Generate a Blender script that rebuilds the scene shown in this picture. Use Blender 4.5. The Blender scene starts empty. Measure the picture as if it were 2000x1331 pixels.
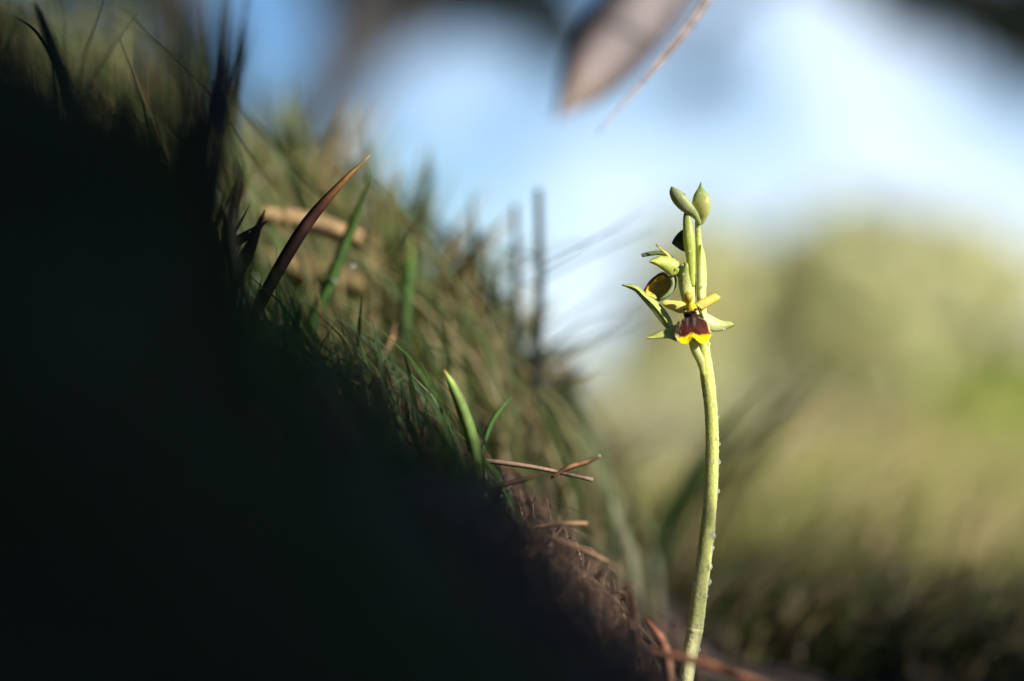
import bpy, math, random
import numpy as np
from mathutils import Vector, Matrix

# ------------------------------------------------------------------ camera, sky, sun, exposure
S = bpy.context.scene
COL = S.collection
rnd = random.Random(7)
FOCUS = 1 / 3.0

cam_d = bpy.data.cameras.new('camera')
cam = bpy.data.objects.new('camera', cam_d)
COL.objects.link(cam)
cam.location = (0, 0, 0)
cam.rotation_euler = (math.radians(90), 0, 0)
cam_d.lens = 60
cam_d.sensor_width = 36
cam_d.clip_start = 0.01
cam_d.clip_end = 2000
cam_d.dof.use_dof = True
cam_d.dof.focus_distance = FOCUS
cam_d.dof.aperture_fstop = 3.0
S.camera = cam

SUN_DIR = Vector((0.72, -0.54, 0.47)).normalized()
SUN_EL = math.asin(SUN_DIR.z)
SUN_ROT = math.atan2(SUN_DIR.x, SUN_DIR.y)

w = bpy.data.worlds.new('World')
S.world = w
w.use_nodes = True
nt = w.node_tree
nt.nodes.clear()
N = nt.nodes.new
L = nt.links.new
out = N('ShaderNodeOutputWorld')
bg = N('ShaderNodeBackground')
sky = N('ShaderNodeTexSky')
sky.sky_type = 'NISHITA'
sky.sun_disc = False
sky.sun_elevation = SUN_EL
sky.sun_rotation = SUN_ROT
sky.air_density = 1.0
sky.dust_density = 0.0
sky.ozone_density = 3.0
bg.inputs['Strength'].default_value = 0.06
# a few soft clouds, each a place in the sky given by a direction, broken up by noise
tc = N('ShaderNodeTexCoord')
noi = N('ShaderNodeTexNoise')
noi.inputs['Scale'].default_value = 14.0
noi.inputs['Detail'].default_value = 4.0
L(tc.outputs['Generated'], noi.inputs['Vector'])


def cloud(prev, direction, half_angle, amount):
    d = Vector(direction).normalized()
    dot = N('ShaderNodeVectorMath'); dot.operation = 'DOT_PRODUCT'
    L(tc.outputs['Generated'], dot.inputs[0])
    dot.inputs[1].default_value = d
    ac = N('ShaderNodeMath'); ac.operation = 'ARCCOSINE'
    L(dot.outputs['Value'], ac.inputs[0])
    jit = N('ShaderNodeMath'); jit.operation = 'MULTIPLY_ADD'
    L(noi.outputs['Fac'], jit.inputs[0]); jit.inputs[1].default_value = -half_angle * 1.7
    L(ac.outputs[0], jit.inputs[2])
    mr = N('ShaderNodeMapRange'); mr.interpolation_type = 'SMOOTHSTEP'
    L(jit.outputs[0], mr.inputs['Value'])
    mr.inputs['From Min'].default_value = half_angle * 0.25
    mr.inputs['From Max'].default_value = -half_angle * 0.75
    mr.inputs['To Min'].default_value = 0
    mr.inputs['To Max'].default_value = amount
    mx = N('ShaderNodeMath'); mx.operation = 'MAXIMUM'
    L(mr.outputs[0], mx.inputs[0])
    if prev is None:
        mx.inputs[1].default_value = 0
    else:
        L(prev, mx.inputs[1])
    return mx.outputs[0]


def dirpx(px, py):
    return ((px - 1000) * .0003, 1, (665.5 - py) * .0003)


acc = None
for (px, py, ha, am) in ((1700, 170, .15, .95), (1820, 330, .10, .8), (880, 190, .06, .45), (1230, 430, .09, .75),
                         (1560, 60, .08, .7), (1500, 640, .22, .75), (1950, 560, .14, .9), (1100, 800, .2, .7), (1180, 640, .08, .75), (1500, 380, .12, .7)  ):
    acc = cloud(acc, dirpx(px, py), ha, am)
# the rest of the sky carries the same kind of loose cloud
noi2 = N('ShaderNodeTexNoise')
noi2.inputs['Scale'].default_value = 3.2
noi2.inputs['Detail'].default_value = 6.0
L(tc.outputs['Generated'], noi2.inputs['Vector'])
mr2 = N('ShaderNodeMapRange')
mr2.inputs['From Min'].default_value = .52
mr2.inputs['From Max'].default_value = .75
mr2.inputs['To Max'].default_value = .6
L(noi2.outputs['Fac'], mr2.inputs['Value'])
mx2 = N('ShaderNodeMath'); mx2.operation = 'MAXIMUM'
L(acc, mx2.inputs[0]); L(mr2.outputs[0], mx2.inputs[1])
mixc = N('ShaderNodeMix'); mixc.data_type = 'RGBA'
L(mx2.outputs[0], mixc.inputs[0])
blue = N('ShaderNodeMix'); blue.data_type = 'RGBA'; blue.blend_type = 'MULTIPLY'
blue.inputs[0].default_value = 1
L(sky.outputs['Color'], blue.inputs[6])
blue.inputs[7].default_value = (.80, 1.02, 1.22, 1)
L(blue.outputs[2], mixc.inputs[6])
mixc.inputs[7].default_value = (9.7, 11.5, 13.7, 1)
L(mixc.outputs[2], bg.inputs['Color'])
L(bg.outputs[0], out.inputs['Surface'])

sun_d = bpy.data.lights.new('sun', 'SUN')
sun_d.energy = 5.0
sun_d.angle = math.radians(0.53)
sun_d.color = (1.0, 0.95, 0.85)
sun = bpy.data.objects.new('sun', sun_d)
COL.objects.link(sun)
sun.rotation_euler = SUN_DIR.to_track_quat('Z', 'Y').to_euler()
sun.location = SUN_DIR * 5

S.view_settings.view_transform = 'Standard'
S.view_settings.look = 'None'
S.view_settings.gamma = 1
S.view_settings.use_curve_mapping = False
S.view_settings.exposure = 0.8
S.cycles.use_denoising = True
S.cycles.max_bounces = 8
S.cycles.transparent_max_bounces = 8


# ------------------------------------------------------------------ helpers
def P(px, py, Y=FOCUS):
    """where a point seen at (px, py) stands when it is Y metres away"""
    return Vector(((px - 1000) * .0003 * Y, Y, (665.5 - py) * .0003 * Y))


def lin(r, g, b):
    f = lambda c: (c / 255 / 12.92) if c <= 10 else ((c / 255 + .055) / 1.055) ** 2.4
    return (f(r), f(g), f(b), 1)


def tag(o, label=None, cat=None, group=None, kind=None):
    if label: o['label'] = label
    if cat: o['category'] = cat
    if group: o['group'] = group
    if kind: o['kind'] = kind
    return o


def empty(name, loc=(0, 0, 0)):
    o = bpy.data.objects.new(name, None)
    COL.objects.link(o)
    o.location = loc
    o.empty_display_size = .01
    return o


def link(name, verts, faces, mat, parent=None, cols=None, smooth=True):
    me = bpy.data.meshes.new(name)
    me.from_pydata([tuple(v) for v in verts], [], [tuple(f) for f in faces])
    if cols is not None:
        a = me.color_attributes.new('tint', 'FLOAT_COLOR', 'POINT')
        a.data.foreach_set('color', np.asarray(cols, dtype=np.float32).ravel())
    if smooth:
        me.polygons.foreach_set('use_smooth', [True] * len(me.polygons))
    me.materials.append(mat)
    me.update()
    o = bpy.data.objects.new(name, me)
    COL.objects.link(o)
    if parent is not None:
        o.parent = parent
        if parent.type == 'EMPTY':
            o.matrix_parent_inverse = Matrix.Translation(-Vector(parent.location))
    return o


def crom(pts, n):
    """smooth curve through rows of numbers"""
    A = np.array(pts, dtype=float)
    m = len(A)
    out_ = []
    for i in range(n):
        t = i / (n - 1) * (m - 1)
        k = min(int(t), m - 2)
        f = t - k
        p1, p2 = A[k], A[k + 1]
        p0 = A[k - 1] if k > 0 else 2 * p1 - p2
        p3 = A[k + 2] if k + 2 < m else 2 * p2 - p1
        out_.append(.5 * ((2 * p1) + (-p0 + p2) * f + (2 * p0 - 5 * p1 + 4 * p2 - p3) * f * f + (-p0 + 3 * p1 - 3 * p2 + p3) * f ** 3))
    return np.array(out_)


def tube(pts, radii, ns=10, n=None, ripple=0, lobes=0):
    """verts, faces of a capped tube through pts"""
    rows = [list(p) + [r] for p, r in zip(pts, radii)]
    A = crom(rows, n or len(rows) * 4)
    V, F = [], []
    m = len(A)
    up = None
    for i in range(m):
        c = Vector(A[i][:3])
        t = Vector(A[min(i + 1, m - 1)][:3]) - Vector(A[max(i - 1, 0)][:3])
        t.normalize()
        if up is None:
            up = t.orthogonal().normalized()
        up = (up - t * up.dot(t)).normalized()
        s = t.cross(up)
        r = max(A[i][3], 1e-6)
        for k in range(ns):
            a = 2 * math.pi * k / ns
            rr = r * (1 + ripple * math.sin(lobes * a))
            V.append(c + (up * math.cos(a) + s * math.sin(a)) * rr)
    for i in range(m - 1):
        for k in range(ns):
            a = i * ns + k
            b = i * ns + (k + 1) % ns
            F.append((a, b, b + ns, a + ns))
    F.append(tuple(range(ns - 1, -1, -1)))
    F.append(tuple((m - 1) * ns + k for k in range(ns)))
    return V, F


def material(name, base, rough=.6, noise_scale=60, var=.25, translucent=0.0, sss=0.0, bump=0.0, bump_scale=900,
             tint=False, spec=.4, tcol=None, stretch=None):
    m = bpy.data.materials.new(name)
    m.use_nodes = True
    t = m.node_tree
    n, l = t.nodes.new, t.links.new
    b = t.nodes['Principled BSDF']
    o = t.nodes['Material Output']
    geo = n('ShaderNodeTexCoord')
    vec = geo.outputs['Object']
    if stretch:
        mp = n('ShaderNodeMapping')
        mp.inputs['Scale'].default_value = stretch
        l(vec, mp.inputs['Vector'])
        vec = mp.outputs['Vector']
    nz = n('ShaderNodeTexNoise')
    nz.inputs['Scale'].default_value = noise_scale
    nz.inputs['Detail'].default_value = 5
    l(vec, nz.inputs['Vector'])
    mr = n('ShaderNodeMapRange')
    mr.inputs['From Min'].default_value = .3
    mr.inputs['From Max'].default_value = .7
    mr.inputs['To Min'].default_value = 1 - var
    mr.inputs['To Max'].default_value = 1 + var
    l(nz.outputs['Fac'], mr.inputs['Value'])
    mul = n('ShaderNodeVectorMath')
    mul.operation = 'SCALE'
    l(mr.outputs[0], mul.inputs['Scale'])
    if tint:
        at = n('ShaderNodeAttribute')
        at.attribute_name = 'tint'
        l(at.outputs['Color'], mul.inputs[0])
    else:
        mul.inputs[0].default_value = base[:3]
    l(mul.outputs[0], b.inputs['Base Color'])
    b.inputs['Roughness'].default_value = rough
    b.inputs['Specular IOR Level'].default_value = spec
    if sss:
        b.inputs['Subsurface Weight'].default_value = sss
        b.inputs['Subsurface Radius'].default_value = (1.0, 1.0, .3)
        b.inputs['Subsurface Scale'].default_value = .0009
    if bump:
        nb = n('ShaderNodeTexNoise')
        nb.inputs['Scale'].default_value = bump_scale
        nb.inputs['Detail'].default_value = 3
        l(vec, nb.inputs['Vector'])
        bp = n('ShaderNodeBump')
        bp.inputs['Strength'].default_value = bump
        bp.inputs['Distance'].default_value = .0003
        l(nb.outputs['Fac'], bp.inputs['Height'])
        l(bp.outputs['Normal'], b.inputs['Normal'])
    if translucent:
        tr = n('ShaderNodeBsdfTranslucent')
        if tcol:
            mm = n('ShaderNodeVectorMath'); mm.operation = 'MULTIPLY'
            l(mul.outputs[0], mm.inputs[0]); mm.inputs[1].default_value = tcol
            l(mm.outputs[0], tr.inputs['Color'])
        else:
            l(mul.outputs[0], tr.inputs['Color'])
        ms = n('ShaderNodeMixShader')
        ms.inputs[0].default_value = translucent
        l(b.outputs[0], ms.inputs[1])
        l(tr.outputs[0], ms.inputs[2])
        l(ms.outputs[0], o.inputs['Surface'])
    return m


M_STEM = material('orchid_stem_skin', None, .42, 1100, .14, sss=.6, bump=.6, bump_scale=2100, tint=True, translucent=.15)
M_PETAL = material('orchid_petal_skin', None, .42, 900, .09, bump=.35, bump_scale=2200, tint=True, translucent=.3)
M_LIP = material('orchid_lip_velvet', None, .7, 1800, .22, bump=.7, bump_scale=3500, tint=True, spec=.12)
M_GRASS = material('grass_blade', None, .55, 260, .35, translucent=.35, tint=True, tcol=(1.1, 1.25, .6))
M_DRY = material('dry_grass', None, .8, 420, .5, translucent=.15, tint=True, bump=.4, bump_scale=1200)
M_LEAF = material('shrub_leaf', None, .55, 30, .2, translucent=.5, tint=True, tcol=(1.05, 1.08, .85))
M_BARK = material('tree_bark', lin(62, 56, 52), .9, 14, .4, bump=.6, bump_scale=60)
M_PALEBARK = material('peeled_branch', lin(206, 180, 172), .8, 9, .35)
M_DARKSTEM = material('dark_stem', lin(34, 36, 34), .8, 90, .3)

# ------------------------------------------------------------------ the ground
R2 = np.random.RandomState(5)


def _lattice(seed):
    r = np.random.RandomState(seed)
    return r.rand(64, 64)


_LAT = [_lattice(i) for i in range(6)]


def vnoise(x, y, s, seed):
    g = _LAT[seed]
    X = np.asarray(x) * s + 1000
    Y = np.asarray(y) * s + 1000
    ix = np.floor(X).astype(int); iy = np.floor(Y).astype(int)
    fx = X - ix; fy = Y - iy
    fx = fx * fx * (3 - 2 * fx); fy = fy * fy * (3 - 2 * fy)
    a = g[ix % 64, iy % 64]; b = g[(ix + 1) % 64, iy % 64]
    c = g[ix % 64, (iy + 1) % 64]; d = g[(ix + 1) % 64, (iy + 1) % 64]
    return (a * (1 - fx) + b * fx) * (1 - fy) + (c * (1 - fx) + d * fx) * fy - .5


def ground_z(x, y):
    x = np.asarray(x, dtype=float); y = np.asarray(y, dtype=float)
    bank = -.7 * x - .03 - .045 * np.maximum(y, 0)
    top = .55
    bank = np.where(bank > top - .25, top - .25 * np.exp(-(np.maximum(bank - (top - .25), 0)) / .25), bank)
    flat = -.079 - .10 * np.clip(x - .035, 0, .6) - .02 * np.maximum(y - 1.2, 0)
    k = .012
    mx = np.maximum(bank, flat)
    z = mx + k * np.log(np.exp((bank - mx) / k) + np.exp((flat - mx) / k))
    d = np.sqrt(x * x + y * y)
    amp = np.clip((d - .06) / .2, 0, 1)
    z = z + .0145 * np.exp(-((x + .014) / .022) ** 2 - ((y - .362) / .05) ** 2) - .016 * np.exp(-((x - .042) / .022) ** 2 - ((y - .32) / .07) ** 2)
    z = z + amp * (.010 * vnoise(x, y, 28, 0) + .006 * vnoise(x, y, 75, 1)) + np.clip(d - 1, 0, 8) * .03 * vnoise(x, y, 1.3, 2)
    return z


def build_ground():
    def axis(a0, step, nn, far):
        core = [a0 + i * step for i in range(nn)]
        up = [core[-1]]
        s = step
        while up[-1] < far:
            s *= 1.22
            up.append(up[-1] + s)
        dn = [core[0]]
        s = step
        while dn[-1] > -far:
            s *= 1.22
            dn.append(dn[-1] - s)
        return np.array(dn[:0:-1] + core + up[1:])
    xs = axis(-.34, .008, 86, 400)
    ys = axis(-.02, .009, 110, 400)
    X, Y = np.meshgrid(xs, ys)
    Z = ground_z(X, Y)
    V = np.stack([X.ravel(), Y.ravel(), Z.ravel()], 1)
    nx, ny = len(xs), len(ys)
    F = [(j * nx + i, j * nx + i + 1, (j + 1) * nx + i + 1, (j + 1) * nx + i) for j in range(ny - 1) for i in range(nx - 1)]
    # ground colours: needle mould darkened to carry the bank's shade, dry straw and green turf beyond
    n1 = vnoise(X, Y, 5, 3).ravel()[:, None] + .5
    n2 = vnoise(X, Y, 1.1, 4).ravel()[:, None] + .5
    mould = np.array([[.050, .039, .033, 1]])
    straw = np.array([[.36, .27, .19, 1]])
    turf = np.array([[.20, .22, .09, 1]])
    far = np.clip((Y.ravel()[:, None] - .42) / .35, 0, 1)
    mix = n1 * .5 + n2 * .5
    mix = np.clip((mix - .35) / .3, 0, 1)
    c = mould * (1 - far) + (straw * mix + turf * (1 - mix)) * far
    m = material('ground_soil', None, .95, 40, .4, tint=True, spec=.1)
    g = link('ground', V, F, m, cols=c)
    tag(g, 'steep bank of needle mould, darkened for shade, falling to dry straw coloured turf', kind='structure')


build_ground()

# ------------------------------------------------------------------ grass blades
def strip(pts, widths, face, fold=.25, segs=14):
    """a folded blade: three verts across, its flat side towards `face`"""
    A = crom([list(p) + [wd] for p, wd in zip(pts, widths)], segs)
    V, F = [], []
    m = len(A)
    face = Vector(face)
    for i in range(m):
        c = Vector(A[i][:3])
        t = (Vector(A[min(i + 1, m - 1)][:3]) - Vector(A[max(i - 1, 0)][:3])).normalized()
        s = t.cross(face)
        if s.length < 1e-4: s = t.orthogonal()
        s.normalize()
        nn = s.cross(t).normalized()
        hw = max(A[i][3], 2e-5) / 2
        th = hw * .10 + .00003
        V += [c - s * hw - nn * hw * fold, c + nn * th, c + s * hw - nn * hw * fold, c - nn * (th + hw * fold * .5)]
    for i in range(m - 1):
        a = i * 4
        for k in range(4):
            b = (k + 1) % 4
            F.append((a + k, a + b, a + 4 + b, a + 4 + k))
    F.append((3, 2, 1, 0))
    F.append(tuple((m - 1) * 4 + k for k in range(4)))
    return V, F


def grad(nv_rows, per, stops):
    """colours along a strip: stops are (t, (r,g,b,1))"""
    out_ = []
    for i in range(nv_rows):
        t = i / (nv_rows - 1)
        for (t0, c0), (t1, c1) in zip(stops[:-1], stops[1:]):
            if t <= t1 or t1 == stops[-1][0]:
                f = min(max((t - t0) / max(t1 - t0, 1e-6), 0), 1)
                c = [c0[k] * (1 - f) + c1[k] * f for k in range(4)]
                break
        out_ += [c] * per
    return out_


GREEN = lin(98, 122, 52); DGREEN = lin(52, 70, 38); LIME = lin(118, 168, 62); TAN = lin(176, 142, 98)
RUST = lin(140, 84, 54); MAROON = lin(84, 52, 46); PALE = lin(198, 168, 120); GREYTAN = lin(150, 128, 108)


def blade(name, path, width_px, stops, label, cat, group=None, face=(0, -1, 0), mat=None, fold=.25, taper=(.6, 1, .85, .08), parent=None, segs=18):
    """one grass blade or straw along (px, py, Y) points, width at its widest in photo pixels"""
    pts = [P(*p) for p in path]
    n = len(pts)
    ws = []
    for i, p in enumerate(path):
        t = i / (n - 1) * (len(taper) - 1)
        k = min(int(t), len(taper) - 2)
        f = t - k
        ws.append(width_px * .0003 * p[2] * (taper[k] * (1 - f) + taper[k + 1] * f))
    V, F = strip(pts, ws, face, fold, segs)
    o = link(name, V, F, mat or M_GRASS, parent, grad(segs, 4, stops))
    if parent is None:
        tag(o, label, cat, group)
    return o


def blades_mesh(name, roots, heights, widths, cols_base, cols_tip, lean_dir, lean, mat, kind, label, seed, parent=None, segs=5):
    """many loose blades as one mass"""
    r = np.random.RandomState(seed)
    n = len(roots)
    roots = np.asarray(roots); heights = np.asarray(heights)[:, None]; widths = np.asarray(widths)[:, None]
    az = np.asarray(lean_dir); ld = np.stack([np.cos(az), np.sin(az), np.zeros(n)], 1)
    lean = np.asarray(lean)[:, None]
    fa = r.uniform(0, math.pi, n)
    side = np.stack([np.cos(fa), np.sin(fa) * .6, np.zeros(n)], 1)
    V = np.zeros((n, segs, 2, 3)); C = np.zeros((n, segs, 2, 4))
    cb = np.asarray(cols_base); ct = np.asarray(cols_tip)
    for i in range(segs):
        t = i / (segs - 1)
        p = roots + np.array([[0, 0, 1]]) * heights * (t - .35 * lean * t * t) + ld * heights * lean * t * t
        wdt = widths * (1 - t ** 1.6 * .93) * .5
        V[:, i, 0] = p - side * wdt
        V[:, i, 1] = p + side * wdt
        C[:, i, :, :] = (cb * (1 - t) + ct * t)[:, None, :]
    V = V.reshape(-1, 3)
    base = (np.arange(n) * segs * 2)[:, None]
    F = []
    for i in range(segs - 1):
        q = np.array([[i * 2, i * 2 + 1, i * 2 + 3, i * 2 + 2]])
        F.append(base + q)
    F = np.concatenate(F, 0)
    o = link(name, V, F.tolist(), mat, parent, C.reshape(-1, 4))
    tag(o, label, kind=kind)
    return o


def proj(p):
    return 1000 + p[0] / max(p[1], 1e-3) / .0003, 665.5 - p[2] / max(p[1], 1e-3) / .0003


def scatter(n, xr, yr, hr, accept, seed, lean_r=(.2, 1.0), yexp=1.0, toward=None):
    r = np.random.RandomState(seed)
    roots, hs, az, ln = [], [], [], []
    tries = 0
    while len(roots) < n and tries < n * 30:
        tries += 1
        y = yr[0] + (yr[1] - yr[0]) * r.rand() ** yexp
        sc = max(1, y / .5) if callable(xr) else 1
        x0, x1 = xr(y) if callable(xr) else xr
        x = r.uniform(x0, x1)
        z = float(ground_z(x, y)) - .002
        h = r.uniform(*hr) * (hr[2] if len(hr) > 2 else 1)
        a = r.uniform(0, 2 * math.pi) if toward is None else r.normal(toward, .8)
        le = r.uniform(*lean_r)
        tip = (x + math.cos(a) * h * le, y + math.sin(a) * h * le, z + h * (1 - .35 * le))
        mid = (x + math.cos(a) * h * le * .25, y + math.sin(a) * h * le * .25, z + h * (.5 - .09 * le))
        if min(tip[1], y) < .05: continue
        if not (accept(*proj(tip), tip[1]) and accept(*proj(mid), mid[1])): continue
        roots.append((x, y, z)); hs.append(h); az.append(a); ln.append(le)
    return np.array(roots), np.array(hs), np.array(az), np.array(ln), r


PROF_X = [-900, 0, 400, 430, 800, 950, 1150, 1300, 3000]
PROF_Y = [200, 260, 340, 640, 850, 1050, 1300, 1440, 1700]


def below_profile(px, py, y, slack=0):
    if px > 1150: return False
    blur = 210 * max(FOCUS / y - 1, 0) * .5
    return py - blur * .55 > np.interp(px, PROF_X, PROF_Y) + slack


def colmix(r, n, cols, weights, jit=.2):
    c = np.array([x[:3] for x in cols])
    idx = r.choice(len(cols), n, p=np.array(weights) / sum(weights))
    v = c[idx] * r.uniform(1 - jit, 1 + jit, (n, 1))
    return np.concatenate([v, np.ones((n, 1))], 1)


# near bank: short grass right in front of the lens, its colours darkened for shade
ro, hs, az, ln, r = scatter(2600, (-.26, .06), (.07, .30), (.012, .045), lambda px, py, y: below_profile(px, py, y, 95 if px > 400 else 0), 11)
n = len(ro)
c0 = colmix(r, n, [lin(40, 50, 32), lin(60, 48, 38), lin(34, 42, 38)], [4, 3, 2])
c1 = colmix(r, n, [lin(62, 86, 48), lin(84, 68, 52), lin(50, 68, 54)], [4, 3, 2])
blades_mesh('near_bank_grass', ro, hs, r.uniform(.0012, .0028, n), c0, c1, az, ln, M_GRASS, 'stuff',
            'short grass on the near side of the bank, coloured dark for shade', 12)

ro, hs, az, ln, r = scatter(850, (-.28, -.03), (.14, .27), (.03, .12), lambda px, py, y: px < 480 and py > np.interp(px, [-400, 0, 200, 400, 440, 600], [-300, -20, 20, 130, 340, 820]) + 110 * abs(rnd.gauss(0, 1)), 19, lean_r=(.05, .45))
n = len(ro)
c0 = colmix(r, n, [lin(30, 38, 24), lin(44, 40, 30)], [4, 2])  # near-black greens and browns deepen the shade at the left
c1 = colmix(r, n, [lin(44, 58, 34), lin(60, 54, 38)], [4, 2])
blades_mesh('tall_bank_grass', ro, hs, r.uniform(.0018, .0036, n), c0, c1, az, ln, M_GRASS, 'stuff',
            'tall grass at the left on the near bank, coloured dark for shade', 20)

ro, hs, az, ln, r = scatter(700, (-.075, .012), (.27, .385), (.014, .05), lambda px, py, y: 400 < px < 1010 and py > np.interp(px, [400, 520, 700, 850, 1010], [420, 450, 560, 690, 900]) + rnd.uniform(0, 120), 23, lean_r=(.05, .7))
n = len(ro)
c0 = colmix(r, n, [lin(40, 54, 34), lin(62, 56, 40), lin(36, 44, 34)], [4, 2, 2])
c1 = colmix(r, n, [lin(86, 116, 54), lin(132, 110, 76), lin(64, 84, 48)], [4, 2, 3])
blades_mesh('crest_grass', ro, hs, r.uniform(.0007, .0019, n), c0, c1, az, ln, M_GRASS, 'stuff',
            'fine dark green grass growing along the crest of the bank', 24)

# bank behind the focus: taller mixed green and straw grass
def acc_mid(px, py, y):
    lim = np.interp(px, [-600, 300, 480, 640, 740, 850, 960, 1000, 1080, 1200, 1300], [-200, -60, 190, 240, 330, 420, 500, 640, 720, 830, 1030])
    return px < 1290 and py > lim + rnd.uniform(-15, 40)


ro, hs, az, ln, r = scatter(8000, lambda y: (-.42 * y - .04, .09 * y), (.38, 1.6), (.03, .12), acc_mid, 13, yexp=1.5, lean_r=(.1, .8))
n = len(ro)
c0 = colmix(r, n, [lin(52, 66, 38), lin(92, 84, 58), lin(70, 64, 48)], [5, 3, 2])
c1 = colmix(r, n, [lin(104, 124, 66), lin(176, 154, 108), lin(132, 114, 86)], [5, 3, 2])
blades_mesh('bank_grass', ro, hs, r.uniform(.0009, .0024, n) * (ro[:, 1] / .45) ** .5, c0, c1, az, ln, M_GRASS, 'stuff',
            'mixed green and straw coloured grass on the bank behind the dark blades', 14)

# taller blades that stand out of the bank grass against the sky
ro, hs, az, ln, r = scatter(420, lambda y: (-.17 * y - .01, .05 * y), (.40, .85), (.05, .17), lambda px, py, y: px < 1180 and py > np.interp(px, [300, 480, 640, 740, 850, 960, 1000, 1080, 1200], [60, 120, 170, 250, 340, 420, 560, 660, 780]) + rnd.uniform(0, 60), 29, lean_r=(.05, .6))
n = len(ro)
c0 = colmix(r, n, [lin(60, 72, 42), lin(104, 94, 64)], [3, 3])
c1 = colmix(r, n, [lin(104, 122, 66), lin(184, 166, 120), lin(124, 112, 84)], [3, 3, 2])
blades_mesh('tall_straw_grass', ro, hs, r.uniform(.0014, .0036, n), c0, c1, az, ln, M_GRASS, 'stuff',
            'tall hazy straw and olive grass standing out of the bank against the sky', 30)

# dark grass in front of the crest that melts the edge of the shade
ro, hs, az, ln, r = scatter(200, (-.07, .0), (.23, .29), (.018, .05), lambda px, py, y: 380 < px < 960 and py > np.interp(px, [380, 520, 700, 850, 960], [470, 610, 750, 880, 1000]) + rnd.uniform(0, 160), 33, lean_r=(.05, .6))
n = len(ro)
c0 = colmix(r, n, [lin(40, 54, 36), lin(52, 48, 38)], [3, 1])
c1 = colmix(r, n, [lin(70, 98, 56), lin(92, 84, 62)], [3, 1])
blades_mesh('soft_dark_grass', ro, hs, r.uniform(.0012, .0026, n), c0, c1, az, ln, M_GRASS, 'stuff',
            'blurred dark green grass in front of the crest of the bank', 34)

# litter along the crest of the bank in the focus: dry needles and straws
ro, hs, az, ln, r = scatter(4200, (-.075, .045), (.20, .40), (.012, .04), lambda px, py, y: py > np.interp(px, [400, 620, 800, 830, 1150, 1330], [560, 640, 740, 800, 990, 1220]) and px < 1330, 15, lean_r=(1.3, 2.4))
n = len(ro)
c0 = colmix(r, n, [lin(84, 62, 48), lin(120, 96, 76), lin(56, 46, 38)], [4, 3, 3])
c1 = colmix(r, n, [lin(110, 80, 60), lin(150, 124, 100), lin(64, 52, 42)], [4, 3, 3])
blades_mesh('needle_litter', ro, hs, r.uniform(.0005, .0013, n), c0, c1, az, ln, M_DRY, 'stuff',
            'brown dry needles and straws lying along the crest of the bank', 16)

ro, hs, az, ln, r = scatter(170, (-.045, .03), (.285, .35), (.018, .045), lambda px, py, y: 780 < px < 1260 and py > np.interp(px, [780, 830, 1000, 1150, 1330], [840, 880, 940, 1040, 1240]), 25, lean_r=(1.2, 2.2), toward=-.2)
n = len(ro)
c0 = colmix(r, n, [lin(140, 112, 88), lin(112, 84, 66)], [3, 2])
c1 = colmix(r, n, [lin(190, 156, 124), lin(150, 110, 84)], [3, 2])
blades_mesh('straw_litter', ro, hs, r.uniform(.0008, .0019, n), c0, c1, az, ln, M_DRY, 'stuff',
            'loose tan straws strewn over the needles on the crest of the bank', 26)

# turf on the flat to the right, then out to the shrubs
ro, hs, az, ln, r = scatter(7000, lambda y: (.06 * y, .55 * y), (.52, 3.2), (.02, .08), lambda px, py, y: py > np.interp(px, [1100, 1300, 1700, 2100], [900, 860, 800, 780]), 17, yexp=1.8, lean_r=(.3, 1.2), toward=math.pi * .1)
n = len(ro)
c0 = colmix(r, n, [lin(106, 116, 58), lin(180, 152, 116), lin(120, 108, 74)], [5, 3, 2])
c1 = colmix(r, n, [lin(158, 166, 84), lin(214, 190, 148), lin(170, 156, 100)], [5, 3, 2])
blades_mesh('meadow_grass', ro, hs, r.uniform(.001, .0026, n) * (ro[:, 1] / .5) ** .6, c0, c1, az, ln, M_GRASS, 'stuff',
            'sunlit green and straw coloured meadow grass behind the orchid', 18)

ro, hs, az, ln, r = scatter(2200, lambda y: (.02 * y + .03, .36 * y), (.41, .72), (.012, .05), lambda px, py, y: px > 1375 and py > np.interp(px, [1200, 1400, 1700, 2100], [1060, 1030, 1040, 1080]), 27, lean_r=(.3, 1.6), toward=.2)
n = len(ro)
c0 = colmix(r, n, [lin(60, 66, 36), lin(96, 80, 56), lin(52, 50, 34)], [4, 3, 2])
c1 = colmix(r, n, [lin(92, 104, 50), lin(146, 122, 86), lin(84, 80, 50)], [4, 3, 2])
blades_mesh('low_grass', ro, hs, r.uniform(.001, .0026, n), c0, c1, az, ln, M_GRASS, 'stuff',
            'low dull green and brown grass on the flat beside the orchid', 28)

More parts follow.
